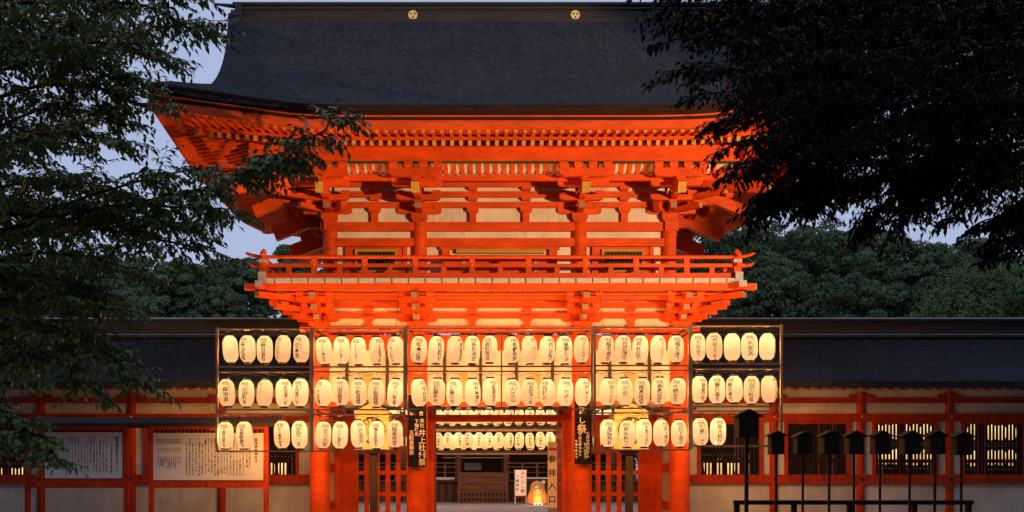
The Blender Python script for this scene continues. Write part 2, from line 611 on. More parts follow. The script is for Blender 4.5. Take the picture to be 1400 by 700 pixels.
def ori(p, d, lateral=False):
    """matrix at p with X along d (or across it)"""
    a = math.atan2(d[1], d[0]) + (math.pi / 2 if lateral else 0)
    return Matrix.Translation(Vector(p)) @ Matrix.Rotation(a, 4, 'Z')


def blk(parent, p, d, w, h):
    o = bpy.data.objects.new('bearing_block', block_mesh())
    setp(o, parent, ori(p, d) @ Matrix.Diagonal((w, w, h, 1)))


def arm(parent, p, d, a, h, w, lateral):
    setp(bpy.data.objects.new('bracket_arm', arm_mesh(a, h, w)), parent, ori(p, d, lateral))


def lat(d):
    return (-d[1], d[0])


def cluster(x, y, z0, d, levels, diag=False, big=0.40, tail=None, cap='step_end', jz=0.0):
    """stepped bracket set. levels: (k, arm bottom z, arm half length)"""
    e = empty('bracket_cluster', (x, y, z0), G)
    l = lat(d)
    n = 1.41421 if diag else 1.0
    if big:
        blk(e, (x, y, z0), d, big, levels[0][1] - z0)
    kprev = None
    for i, (k, z, hl) in enumerate(levels):
        px, py = x + d[0] * k * n, y + d[1] * k * n
        h = 0.135
        if not diag or k == 0:
            arm(e, (px, py, z + jz), d, hl, h, 0.16, True)
            for q in (-1, 0, 1):
                bx, by = px + l[0] * q * (hl - 0.09), py + l[1] * q * (hl - 0.09)
                blk(e, (bx, by, z + h + jz), d, 0.19, 0.10)
        if i + 1 < len(levels):
            k2 = levels[i + 1][0]
            ln = (k2 + 0.16) * n
            # outward arm carrying the next step
            p0 = (x, y, z + h / 2 + 0.004 + jz)
            p1 = (x + d[0] * ln, y + d[1] * ln, z + h / 2 + 0.004 + jz)
            bar('outward_arm', p0, p1, 0.15, h - 0.012, 'red', e, cap)
            blk(e, (x + d[0] * k2 * n, y + d[1] * k2 * n, z + h), d, 0.2, max(0.04, levels[i + 1][1] - z - h))
    if tail:
        (k0, za), (k1, zb), w, hh = tail
        bar('tail_rafter', (x + d[0] * k0 * n, y + d[1] * k0 * n, za), (x + d[0] * k1 * n, y + d[1] * k1 * n, zb), w, hh, 'red', e, 'ochre')
    return e


F_, L_, R_ = (0, -1), (-1, 0), (1, 0)
S2 = math.sqrt(.5)
up_levels = [(0.0, 7.95, .55), (0.5, 8.17, .54), (1.0, 8.385, .62)]
tailp = ((0.15, 8.78), (1.70, 8.17), 0.19, 0.25)


def top_arm(x, y, d):
    e = empty('bracket_cluster', (x, y, 8.3), G)
    k = 1.5
    px, py = x + d[0] * k, y + d[1] * k
    blk(e, (px, py, 8.36), d, .2, .11)
    arm(e, (px, py, 8.47), d, .62, .19, .15, True)
    l = lat(d)
    for q in (-.52, -.17, .17, .52):
        blk(e, (px + l[0] * q, py + l[1] * q, 8.66), d, .2, .135)


for i, x in enumerate(UX):
    cluster(x, YU, 7.745, F_, up_levels, tail=tailp)
    top_arm(x, YU, F_)
for s, dd in ((-1, L_), (1, R_)):
    for y in UY:
        cluster(s * 4.24, y, 7.745, dd, up_levels, big=(0.40 if y != YU else 0), tail=((0.15, 8.72), (1.90, 8.02), 0.22, 0.40 if y != YU else .26), jz=0.003)
        top_arm(s * 4.24, y, dd)
    for y, sy in ((YU, -1), (5.0, 1)):
        dg = (s * S2, sy * S2)
        cluster(s * 4.24, y, 7.745, dg, up_levels, diag=True, big=0, jz=0.005,
                tail=((0.1, 8.80), (1.95, 8.07), 0.2, 0.24), cap='ochre')
        bar('hip_tail_rafter', (s * 4.24, y, 9.0), (s * (4.24 + 1.9), y + sy * 1.9, 8.47), .2, .2, 'red', G, 'ochre')

low_levels = [(0.0, 5.13, .5), (0.38, 5.34, .4), (0.76, 5.55, .42)]
for x in PX:
    cluster(x, 0, 4.955 + 0.14, F_, [(0.0, 5.22, .5), (0.38, 5.40, .40), (0.76, 5.60, .44)], big=.5)
    bar('outward_arm', (x, 0, 5.70), (x, -1.24, 5.70), .15, .12, 'red', G, 'step_end')
for s, dd in ((-1, L_), (1, R_)):
    for y in (0, 2.4, 4.8):
        cluster(s * 4.47, y, 4.955 + 0.14, dd, [(0.0, 5.22, .5), (0.38, 5.40, .40), (0.76, 5.60, .44)], big=(.5 if y else 0), jz=.003)
        bar('outward_arm', (s * 4.47, y, 5.703), (s * 5.71, y, 5.703), .17, .125, 'red', G, 'step_end')
    dg = (s * S2, -S2)
    cluster(s * 4.47, 0, 5.1, dg, [(0.0, 5.22, .5), (0.38, 5.40, .40), (0.76, 5.60, .44)], diag=True, big=0, jz=.005, cap=None)
    bar('outward_arm', (s * 4.47, 0, 5.706), (s * 5.75, -1.28, 5.706), .2, .12, 'red', G, 'step_end')

# lower wall zone above the head beam
def wall_zone(xs, y, rows, panel, struts, zs):
    for i in range(len(xs) - 1):
        a, b = xs[i], xs[i + 1]
        for z0, z1 in rows:
            box('wall_beam', a + 0.06, b - 0.06, y - 0.07, y + 0.07, z0, z1, 'red', G)
        box('plaster_panel', a + 0.05, b - 0.05, y + 0.0, y + 0.03, panel[0], panel[1], 'plaster', G)
        n = struts[i]
        for k in range(n):
            sx = a + (b - a) * (k + 1) / (n + 1)
            e = empty('mid_strut', (sx, y, zs[0]), G)
            box('post', sx - .085, sx + .085, y - .105, y + .1, zs[0], zs[1], 'red', e)
            blk(e, (sx, y, zs[1] - .002), F_, .30, .12)
            for z0, z1 in rows[1:]:
                if z0 > zs[1] + .15:
                    blk(e, (sx, y, z0 - .09), F_, .24, .088)


wall_zone(PX, 0.0, [(5.31, 5.46), (5.57, 5.73), (5.83, 5.92)], (5.09, 5.97), (1, 2, 1), (5.09, 5.25))
for s in (-1, 1):
    box('plaster_panel', s * 4.47 - .02, s * 4.47 + .02, 0, 4.8, 5.05, 5.97, 'plaster', G)
    for z0, z1 in ((5.31, 5.46), (5.57, 5.73)):
        box('wall_beam', s * 4.47 - .07, s * 4.47 + .07, .1, 4.7, z0 + .003, z1 - .003, 'red', G)

# balcony: edge beams, planks, railing
BE = 1.15
BX, BYF, BYB = 4.47 + BE, -BE, 4.8 + BE
box('edge_beam', -BX - .42, BX + .42, BYF - .10, BYF + .08, 5.815, 5.965, 'red', G)
for s in (-1, 1):
    box('edge_beam', s * BX - .09, s * BX + .09, BYF - .5, BYB + .3, 5.818, 5.962, 'red', G)
    box('beam_end', s * (BX + .42), s * (BX + .432), BYF - .098, BYF + .078, 5.817, 5.963, 'grey_end', G)
    box('beam_end', s * BX - .088, s * BX + .088, BYF - .512, BYF - .5, 5.82, 5.96, 'grey_end', G)
box('wall_beam', -BX + .1, BX - .1, -.46, -.32, 5.72, 5.81, 'red', G)
box('wall_beam', -BX + .1, BX - .1, -.82, -.70, 5.775, 5.813, 'red', G)
np_ = 29
pw = (2 * BX + .2) / np_
for i in range(np_):
    x0 = -BX - .1 + i * pw
    box('floor_plank', x0 + .014, x0 + pw - .014, BYF - .17, 0.1, 5.972, 6.075, 'grey_end', G)
for s in (-1, 1):
    for j in range(14):
        y0 = .15 + j * .41
        box('floor_plank', s * 4.2, s * (BX + .15), y0, y0 + .385, 5.972, 6.072, 'grey_end', G)
box('floor_board', -4.3, 4.3, .1, 5.0, 5.972, 6.07, 'brown_wood', G)

RL = empty('railing', (0, BYF, 6.08), G)
RY = BYF + .04
box('lower_rail', -BX - .12, BX + .12, RY - .06, RY + .06, 6.095, 6.225, 'red', RL)
box('middle_rail', -BX - .18, BX + .18, RY - .045, RY + .045, 6.365, 6.45, 'red', RL)
for s in (-1, 1):
    xx = s * BX
    box('lower_rail', xx - .06, xx + .06, RY - .18, 5.9, 6.098, 6.222, 'red', RL)
    box('middle_rail', xx - .045, xx + .045, RY - .24, 5.9, 6.368, 6.447, 'red', RL)
    tube('top_rail', [(xx, 5.9, 6.61), (xx, RY, 6.61), (xx, RY - .14, 6.62), (xx, RY - .26, 6.65)], .042, 'red', RL)
    tube('curved_rail_end', [(s * (BX + .16), RY, 6.40), (s * (BX + .3), RY, 6.42), (s * (BX + .40), RY, 6.47)], [.045, .04, .03], 'red', RL)
tube('top_rail', [(-BX - .42, RY, 6.71), (-BX - .30, RY, 6.66), (-BX - .15, RY, 6.625), (-BX + .1, RY, 6.613), (BX - .1, RY, 6.613), (BX + .15, RY, 6.625), (BX + .30, RY, 6.66), (BX + .42, RY, 6.71)], [.03, .04, .045, .045, .045, .045, .04, .03], 'red', RL)
POST = [-4.42, -3.22, -2.02, -.67, .67, 2.02, 3.22, 4.42]
for x in POST:
    box('rail_post', x - .065, x + .065, RY - .055, RY + .055, 6.08, 6.57, 'red', RL)
    o = put('nail_cover', lathe_mesh('nail_cover', [(.022, 0), (.018, .02), (.0, .025)], 'gold', 10), RL, Matrix.Translation((x, RY - .055, 6.41)) @ Matrix.Rotation(R(90), 4, 'X'))
xs = [-BX] + POST + [BX]
for i in range(len(xs) - 1):
    m_ = (xs[i] + xs[i + 1]) / 2
    box('short_post', m_ - .06, m_ + .06, RY - .04, RY + .04, 6.22, 6.37, 'red', RL)
for s in (-1, 1):
    for yy in (0.1, 1.3, 2.5, 3.7, 4.9):
        box('rail_post', s * BX - .05, s * BX + .05, yy - .06, yy + .06, 6.08, 6.57, 'red', RL)
    box('corner_post', s * BX - .085, s * BX + .085, RY - .085, RY + .085, 6.05, 6.60, 'red', RL)
    box('post_collar', s * BX - .10, s * BX + .10, RY - .1, RY + .1, 6.46, 6.545, 'grey_end', RL)
    box('post_foot', s * BX - .09, s * BX + .09, BYF - .19, BYF - .17, 5.85, 6.22, 'grey_end', RL)
    put('finial', lathe_mesh('finial', [(.04, 0), (.075, .03), (.055, .07), (.07, .11), (.065, .16), (.02, .2), (.0, .21)], 'red', 14), RL, Matrix.Translation((s * BX, RY, 6.6)))

# upper wall
ux = UX
for i in range(3):
    a, b = ux[i], ux[i + 1]
    box('plaster_panel', a + .1, b - .1, YU + .01, YU + .05, 6.08, 8.85, 'plaster', G)
for z0, z1, e in ((7.135, 7.337, .14), (7.52, 7.738, .22)):
    box('wall_beam', -4.24 - e, 4.24 + e, YU - .13, YU + .13, z0, z1, 'red', G)
    for s in (-1, 1):
        box('wall_beam', s * 4.24 - .128, s * 4.24 + .128, YU - e, 5.2, z0 + .003, z1 - .003, 'red', G)
box('base_beam', -4.3, 4.3, YU - .1, YU + .1, 6.08, 6.42, 'red', G)
wall_zone(UX, YU, [(8.11, 8.255), (8.37, 8.52), (8.63, 8.76)], (8.0, 8.1), (1, 2, 1), (7.745, 7.98))
for s in (-1, 1):
    box('plaster_panel', s * 4.24 - .03, s * 4.24 + .03, YU, 5.0, 6.08, 8.85, 'plaster', G)
    for z0, z1 in ((8.11, 8.255), (8.37, 8.52), (8.63, 8.76)):
        box('wall_beam', s * 4.24 - .068, s * 4.24 + .068, YU + .1, 5.0, z0 + .003, z1 - .003, 'red', G)
# rear upper wall
box('plaster_panel', -4.2, 4.2, 4.95, 5.0, 6.08, 8.85, 'plaster', G)
for z0, z1 in ((7.135, 7.337), (7.52, 7.738)):
    box('wall_beam', -4.3, 4.3, 4.9, 5.13, z0 + .006, z1 - .006, 'red', G)

dU = 25.15
# doors and windows of the upper storey
for s in (-1, 1):
    e = empty('lattice_window', (s * 3.1, YU, 6.5), G)
    c = s * 3.08
    box('sill_board', c - .68, c + .68, YU - .05, YU - .005, 6.42, 7.13, 'red', e)
    box('black_opening_sheet', c - .44, c + .44, YU - .065, YU - .052, 6.55, 7.03, 'black', e)  # flat black sheet painted as the darkness behind the bars
    for z0, z1 in ((6.5, 6.56), (7.0, 7.06)):
        box('frame', c - .50, c + .50, YU - .12, YU - .052, z0, z1, 'ochre', e)
    for q in (-1, 1):
        box('frame', c + q * .50 - .03, c + q * .50 + .03, YU - .125, YU - .052, 6.5, 7.06, 'ochre', e)
        box('door_post', c + q * .72 - .05, c + q * .72 + .05, YU - .09, YU, 6.42, 7.13, 'red', e)
    for k in range(10):
        x = c - .42 + k * .0933
        box('window_bar', x - .018, x + .018, YU - .1, YU - .066, 6.56, 7.0, 'green', e)
e = empty('upper_door', (0, YU, 6.4), G)
box('door_leaf', -1.3, -.012, YU - .06, YU, 6.42, 6.93, 'red', e)
box('door_leaf', .012, 1.3, YU - .06, YU, 6.42, 6.93, 'red', e)
box('door_lintel', -1.08, 1.12, YU - .14, YU - .02, 6.96, 7.06, 'ochre', e)
box('door_head', -1.5, 1.5, YU - .1, YU - .0, 7.06, 7.132, 'red', e)
for s in (-1, 1):
    box('door_post', s * 1.34 - .1, s * 1.34 + .1, YU - .12, YU, 6.42, 7.06, 'red', e)
    box('door_hinge_block', s * .9 - .05, s * .9 + .05, YU - .1, YU - .062, 6.5, 6.85, 'gilt_wood', e)

# eaves: purlin, coved ribs, rafters
box('eave_purlin', -5.9, 5.9, YU - 1.60, YU - 1.40, 8.815, 9.185, 'red', G)
box('green_strip', -5.88, 5.88, YU - 1.585, YU - 1.42, 8.797, 8.813, 'green', G)
for s in (-1, 1):
    x = s * (4.24 + 1.5)
    box('eave_purlin', x - .098, x + .098, YU - 1.9, 5.0 + 1.9, 8.818, 9.18, 'red', G)
for k_, z0, z1 in ((1.0, 8.52, 8.63),):
    box('step_beam', -4.24 - k_ - .3, 4.24 + k_ + .3, YU - k_ - .06, YU - k_ + .06, z0, z1, 'red', G)
    for s in (-1, 1):
        x = s * (4.24 + k_)
        box('step_beam', x - .058, x + .058, YU - k_ - .3, 5.0 + k_ + .3, z0 + .003, z1 - .003, 'red', G)
box('soffit_panel', -5.2, 5.2, YU - .98, YU, 8.80, 8.82, 'plaster', G)


def cove(p_in, p_out, along, n0, n1, step):
    """white coved board with curved ribs"""
    pass


def rib_mesh():
    k = 'cove_rib'
    if k in CACHE:
        return CACHE[k]
    # local x outward from 0 to .45, z from 0 to .21, curved
    v, f = [], []
    n = 5
    for i in range(n + 1):
        t = i / n
        x = .45 * t
        z = .21 * math.sin(t * math.pi / 2) ** .9
        for yy in (-.045, .045):
            v.append((x, yy, z)); v.append((x, yy, z + .06))
    for i in range(n):
        a = i * 4
        f += [(a, a + 4, a + 6, a + 2), (a + 1, a + 3, a + 7, a + 5), (a, a + 1, a + 5, a + 4), (a + 2, a + 6, a + 7, a + 3)]
    CACHE[k] = mesh_data(k, v, f, 'red')
    return CACHE[k]


nrib = 52
for i in range(nrib):
    x = -5.1 + i * (10.2 / (nrib - 1))
    setp(bpy.data.objects.new('cove_rib', rib_mesh()), G, ori((x, YU - 1.0, 8.615), F_))
v, f = [], []
for i in range(6):
    t = i / 5
    yy, zz = YU - 1.0 - .45 * t, 8.615 + .065 + .21 * math.sin(t * math.pi / 2) ** .9
    v += [(-5.6, yy, zz), (5.6, yy, zz)]
for i in range(5):
    f.append((2 * i, 2 * i + 1, 2 * i + 3, 2 * i + 2))
put('cove_board', mesh_data('cove_board', v, f, 'plaster'), G)
for s, dd in ((-1, L_), (1, R_)):
    for i in range(28):
        y = -.5 + i * .22
        setp(bpy.data.objects.new('cove_rib', rib_mesh()), G, ori((s * 5.24, y, 8.615), dd))
    v = []
    for i in range(6):
        t = i / 5
        xx, zz = s * (5.24 + .45 * t), 8.615 + .065 + .21 * math.sin(t * math.pi / 2) ** .9
        v += [(xx, -1.1, zz), (xx, 6.3, zz)]
    put('cove_board', mesh_data('cove_board', v, f, 'plaster'), G)

# roof dimensions
EO = 3.455
AX = 4.24 + EO
HB = EO + 2.4             # half depth of the roof
YF, YB = YC - HB, YC + HB


def lift(x, y):
    """upward sweep of the eaves towards the corners"""
    kx = max(0.0, abs(x) - 4.24) / EO
    ky = max(0.0, abs(y - YC) - 2.4) / EO
    lf = max(0.0, (abs(x) - 2.6) / (AX - 2.6)) ** 2.6 * ky
    ls = max(0.0, (abs(y - YC) - 1.0) / (HB - 1.0)) ** 2.6 * kx
    return 0.50 * max(lf, ls)


def zb(k):           # underside line of the lower rafters
    return 9.66 - 0.312 * k


def zf(k):           # underside line of the flying rafters
    return 9.075 - 0.2 * (k - 2.45)


for side in ('f', 'l', 'r'):
    half = 6.75 if side == 'f' else 4.9
    n = int(half * 2 / 0.2)
    for i in range(n + 1):
        u = -half + i * 2 * half / n
        for nm, k0, k1, zz, w, h, lim in (('rafter', 0.0, 2.56, zb, .085, .115, 0), ('flying_rafter', 2.2, 3.32, zf, .08, .10, 0)):
            edge = 4.24 if side == 'f' else 2.4
            ks = max(k0, abs(u) - edge)
            if ks > k1 - .12:
                continue
            if side == 'f':
                p0, p1 = Vector((u, YU - ks, 0)), Vector((u, YU - k1, 0))
            else:
                s = -1 if side == 'l' else 1
                p0, p1 = Vector((s * (4.24 + ks), YC + u, 0)), Vector((s * (4.24 + k1), YC + u, 0))
            p0.z = zz(ks) + h / 2 + lift(p0.x, p0.y)
            p1.z = zz(k1) + h / 2 + lift(p1.x, p1.y)
            bar(nm, p0, p1, w, h, 'red', G, 'ochre')


def eave_run(name, k, zbot, h, w, m, n=40, ext=0.0):
    """a timber following the swept eave on three sides"""
    def path(fn, n):
        return [fn(i / n) for i in range(n + 1)]
    runs = []
    X1, Yf, Yb = 4.24 + k + ext, YU - k - ext, 5.0 + k + ext
    runs.append([(-X1 + 2 * X1 * i / n, Yf + ext) for i in range(n + 1)])
    runs.append([(-X1 + ext, Yf + (Yb - Yf) * i / n) for i in range(n + 1)])
    runs.append([(X1 - ext, Yf + (Yb - Yf) * i / n) for i in range(n + 1)])
    runs.append([(-X1 + 2 * X1 * i / n, Yb - ext) for i in range(n + 1)])
    for ri, run in enumerate(runs):
        v, f = [], []
        for i, (x, y) in enumerate(run):
            z = zbot + lift(x, y) + ri * .002
            if ri in (0, 3):
                q = [(0, -w / 2), (0, w / 2)]
            else:
                q = [(-w / 2, 0), (w / 2, 0)]
            for dx, dy in q:
                v += [(x + dx, y + dy, z), (x + dx, y + dy, z + h)]
        for i in range(len(run) - 1):
            a, b = i * 4, i * 4 + 4
            f += [(a, b, b + 1, a + 1), (a + 2, a + 3, b + 3, b + 2), (a + 1, b + 1, b + 3, a + 3), (a, a + 2, b + 2, b)]
        e_ = (len(run) - 1) * 4
        f += [(0, 1, 3, 2), (e_, e_ + 2, e_ + 3, e_ + 1)]
        put(name, mesh_data(name, v, f, m), G)


eave_run('eave_batten', 2.49, 9.000, .075, .13, 'red')
eave_run('eave_fascia', 3.34, 8.955, .19, .10, 'red')
eave_run('dark_eave_board', 3.37, 9.148, .055, .09, 'dark_board')
eave_run('thin_eave_strip', 3.405, 9.203, .028, .09, 'red')
# hip rafters
for s in (-1, 1):
    for y0, sy in ((YU, -1), (5.0, 1)):
        c1 = Vector((s * (4.24 + 2.62), y0 + sy * 2.62, 0)); c1.z = 8.86 + .11 + lift(c1.x, c1.y)
        bar('hip_rafter', (s * 4.24, y0, zb(0) + .02), c1, .2, .22, 'red', G, 'ochre')
        c0 = Vector((s * (4.24 + 2.2), y0 + sy * 2.2, 0)); c0.z = 9.14 + lift(c0.x, c0.y)
        c2 = Vector((s * (4.24 + 3.42), y0 + sy * 3.42, 0)); c2.z = 8.90 + .1 + lift(c2.x, c2.y)
        bar('hip_rafter', c0, c2, .18, .2, 'red', G, 'grey_end')

# soffit boards above the rafters
def ring_surface(name, k0, k1, zfun, m, nk=4, n=40):
    for run in ('f', 'l', 'r', 'b'):
        v, f = [], []
        for j in range(nk + 1):
            k = k0 + (k1 - k0) * j / nk
            X1, Y0, Y1 = 4.24 + k, YU - k, 5.0 + k
            for i in range(n + 1):
                t = i / n
                if run == 'f': x, y = -X1 + 2 * X1 * t, Y0
                elif run == 'b': x, y = -X1 + 2 * X1 * t, Y1
                elif run == 'l': x, y = -X1, Y0 + (Y1 - Y0) * t
                else: x, y = X1, Y0 + (Y1 - Y0) * t
                v.append((x, y, zfun(k) + lift(x, y)))
        for j in range(nk):
            for i in range(n):
                a = j * (n + 1) + i
                f.append((a, a + 1, a + n + 2, a + n + 1))
        put(name, mesh_data(name, v, f, m), G)


ring_surface('soffit_board', 0.0, 2.45, lambda k: zb(k) + .070, 'soffit')
ring_surface('soffit_board', 2.45, 3.36, lambda k: zf(k) + .062, 'soffit')
ring_surface('thatch_underside', 3.30, 3.44, lambda k: 9.225, 'dark_board', 1)

# thatched roof: top surface, verge and cut edge
ZE = 9.455


def hh(t):
    return .52 * t + .0466 * t * t


def roof_z(x, t):
    q = max(0.0, (abs(x) - 2.6) / (AX - 2.6)) ** 2.6
    return ZE + hh(t) + .50 * q * max(0.0, min(1.12, 1.30 - t / 3.0, 1 + t * .3))


TV = 1.10
XV0, XV1 = 6.60, 7.40
TM = HB


def halfw(t):
    return AX - t if t <= TV else XV0 + (XV1 - XV0) * ((t - TV) / (TM - TV)) ** 1.3


nx, ntt = 70, 30
for sgn, nm in ((1, 'front_roof_slope'), (-1, 'rear_roof_slope')):
    v, f = [], []
    for layer in (0, 1):
        for j in range(ntt + 1):
            t = TM * (j / ntt) ** 1.15
            w = halfw(t)
            for i in range(nx + 1):
                x = -w + 2 * w * i / nx
                y = YF + t if sgn > 0 else YB - t
                z = roof_z(x, t)
                if layer:
                    z -= .10 if t < TV else .34
                    if t < .3: z -= 0
                v.append((x, y, z))
    N = (nx + 1) * (ntt + 1)
    for j in range(ntt):
        for i in range(nx):
            a = j * (nx + 1) + i
            q = (a, a + 1, a + nx + 2, a + nx + 1)
            f.append(q if sgn > 0 else q[::-1])
            q2 = tuple(N + c for c in q)
            f.append(q2[::-1] if sgn > 0 else q2)
        for i in (0, nx):
            a = j * (nx + 1) + i
            b = a + nx + 1
            f.append((a, b, N + b, N + a))
    for i in range(nx):
        f.append((i, i + 1, N + i + 1, N + i))
    put(nm, mesh_data(nm, v, f, 'thatch', smooth=False), G)
for s in (-1, 1):
    # side skirt under the gable
    v, f = [], []
    nn, nk = 40, 8
    for j in range(nk + 1):
        t = 2.0 * j / nk
        for i in range(nn + 1):
            half = HB - t
            yy = -half + 2 * half * i / nn
            q = max(0.0, (abs(yy) - 1.0) / (HB - 1.0)) ** 2.6
            v.append((s * (AX - t), YC + yy, ZE + hh(t) + .50 * q * max(0, min(1.12, 1.30 - t / 3.0, 1 + t * .3))))
    for j in range(nk):
        for i in range(nn):
            a = j * (nn + 1) + i
            f.append((a, a + 1, a + nn + 2, a + nn + 1))
    put('side_roof_skirt', mesh_data('side_roof_skirt', v, f, 'thatch'), G)
    # gable wall
    gw = [(s * 5.9, YC - 3.6, 10.1), (s * 5.9, YC + 3.6, 10.1), (s * 5.9, YC, 13.7)]
    put('gable_wall', mesh_data('gable_wall', gw, [(0, 1, 2)], 'plaster'), G)
# cut edge band, leaning outward
for run in ('front', 'left', 'right', 'rear'):
    v, f = [], []
    n = 60
    for i in range(n + 1):
        t = i / n
        for (off, zz) in ((EO, ZE + .004), (EO + .012, ZE - .06), (EO - .05, ZE - .225)):
            X1 = 4.24 + off
            Y0, Y1 = YU - off, 5.0 + off
            if run == 'front': x, y = -X1 + 2 * X1 * t, Y0
            elif run == 'rear': x, y = -X1 + 2 * X1 * t, Y1
            elif run == 'left': x, y = -X1, Y0 + (Y1 - Y0) * t
            else: x, y = X1, Y0 + (Y1 - Y0) * t
            v.append((x, y, zz + lift(x, y)))
    for i in range(n):
        a = i * 3
        f += [(a, a + 1, a + 4, a + 3), (a + 1, a + 2, a + 5, a + 4)]
    put('thatch_edge', mesh_data('thatch_edge', v, f, 'thatch_edge'), G)

# ridge
ZR = 13.68
RG = empty('roof_ridge', (0, YC, ZR), G)
box('ridge_base', -7.15, 7.15, YC - .42, YC + .42, ZR - .12, ZR + .06, 'ridge', RG)
box('ridge_box', -7.02, 7.02, YC - .30, YC + .30, ZR + .06, ZR + .37, 'ridge', RG)
box('ridge_ledge', -7.06, 7.06, YC - .35, YC + .35, ZR + .37, ZR + .41, 'copper', RG)
box('ridge_box', -6.95, 6.95, YC - .26, YC + .26, ZR + .41, ZR + .49, 'ridge', RG)
box('ridge_cap', -7.2, 7.2, YC - .36, YC + .36, ZR + .49, ZR + .55, 'copper', RG)
for s in (-1, 1):
    box('ridge_end_scroll', s * 6.98, s * 7.22, YC - .46, YC + .46, ZR - .1, ZR + .08, 'copper', RG)
    box('ridge_end_scroll', s * 7.0, s * 7.24, YC - .40, YC + .40, ZR + .18, ZR + .32, 'copper', RG)
    box('ridge_end_scroll', s * 6.9, s * 7.30, YC - .5, YC + .5, ZR - .34, ZR - .16, 'copper', RG)
    box('ridge_end_board', s * 6.95, s * 7.14, YC - .36, YC + .36, ZR + .08, ZR + .53, 'copper', RG)
    tube('ridge_end_beak', [(s * 6.9, YC, ZR + .58), (s * 7.3, YC, ZR + .60), (s * 7.8, YC, ZR + .66)], [.07, .06, .03], 'copper', RG)
for px in (564.5, 786.5):
    x = wx(px, 27.3)
    e = RG
    cm = lathe_mesh('round_crest', [(.0, .0), (.125, .0), (.125, .03), (.105, .03), (.10, .012), (.0, .012)], 'crest_gold', 28, caps=False, smooth=False)
    put('round_crest', cm, e, Matrix.Translation((x, YC - .302, ZR + .215)) @ Matrix.Rotation(R(90), 4, 'X'))
    v, f = [], []
    for a3 in range(3):
        for q in range(14):
            ang = 2 * math.pi * a3 / 3 + math.pi / 2 + 2 * math.pi * q / 14 * 0
        cx, cz = .052 * math.cos(2 * math.pi * a3 / 3 + math.pi / 2), .052 * math.sin(2 * math.pi * a3 / 3 + math.pi / 2)
        b = len(v)
        v.append((cx, 0, cz))
        for q in range(14):
            th = 2 * math.pi * q / 14
            rr = .040 * (1 + .15 * math.cos(th + a3 * 2.09))
            v.append((cx + rr * math.cos(th), .008, cz + rr * math.sin(th)))
        for q in range(14):
            f.append((b, b + 1 + q, b + 1 + (q + 1) % 14))
    put('crest_leaves', mesh_data('crest_leaves', v, f, 'crest_gold'), e, Matrix.Translation((x, YC - .325, ZR + .215)))
    for a3 in range(3):
        an = 2 * math.pi * a3 / 3 + math.pi / 2 + math.pi
        rod('crest_gap', (x + .062 * math.cos(an), YC - .33, ZR + .215 + .062 * math.sin(an)), (x + .062 * math.cos(an), YC - .30, ZR + .215 + .062 * math.sin(an)), .022, 'black', e, 10)

# ---- gate middle plane: lattice fences in the side bays, doors in the middle bay
for s in (-1, 1):
    e = empty('lattice_screen', (s * 3.25, 2.4, 0), G)
    a, b = (-4.25, -2.28) if s < 0 else (2.28, 4.25)
    for z0, z1 in ((.16, .32), (.84, .95), (1.42, 1.53), (2.06, 2.20)):
        box('cross_rail', a, b, 2.375, 2.425, z0, z1, 'red', e)
    for k in range(8):
        if s < 0:
            x = -2.43 - k * .2865 * 1.0
        else:
            x = 2.43 + k * .2865
        if k > 5: continue
        box('lattice_bar', x - .065, x + .065, 2.345, 2.372, .16, 2.62, 'red', e)
    xb = s * 4.03
    box('jamb_board', xb - .22, xb + .22, 2.33, 2.43, .16, 2.86, 'red', e)
    box('head_board', a, b, 2.36, 2.44, 2.45, 2.862, 'red', e)
    # frame post beside the main pillar
    xx = s * 1.79
    box('door_post', xx - .05, xx + .05, 2.28, 2.42, .14, 2.86, 'red', G)
# opened door leaf on the right, and its pair folded away on the left
for s, ang in ((1, R(93.5)), (-1, R(90))):
    hx, hy = (1.80 if s > 0 else -2.06), 2.5 + (.2 if s < 0 else 0)
    e = empty('door_leaf', (hx, hy, .15), G, rz=(ang if s > 0 else math.pi - ang))
    mw0 = WM[e.name]

    def lb(name, x0, x1, z0, z1, th=.05, m='red'):
        o = bpy.data.objects.new(name, cube_mesh(m))
        setp(o, e, mw0 @ Matrix.Translation(((x0 + x1) / 2, 0, (z0 + z1) / 2 - .15)) @ Matrix.Diagonal((x1 - x0, th, z1 - z0, 1)))
    for z0, z1 in ((.2, .4), (1.1, 1.2), (1.75, 1.85), (2.42, 2.56)):
        lb('cross_rail', 0, 1.55, z0, z1, .056)
    for k in range(9):
        lb('door_bar', .02 + k * .185, .095 + k * .185, .2, 2.72)
    lb('door_panel', .03, 1.52, .42, 1.08, .02)

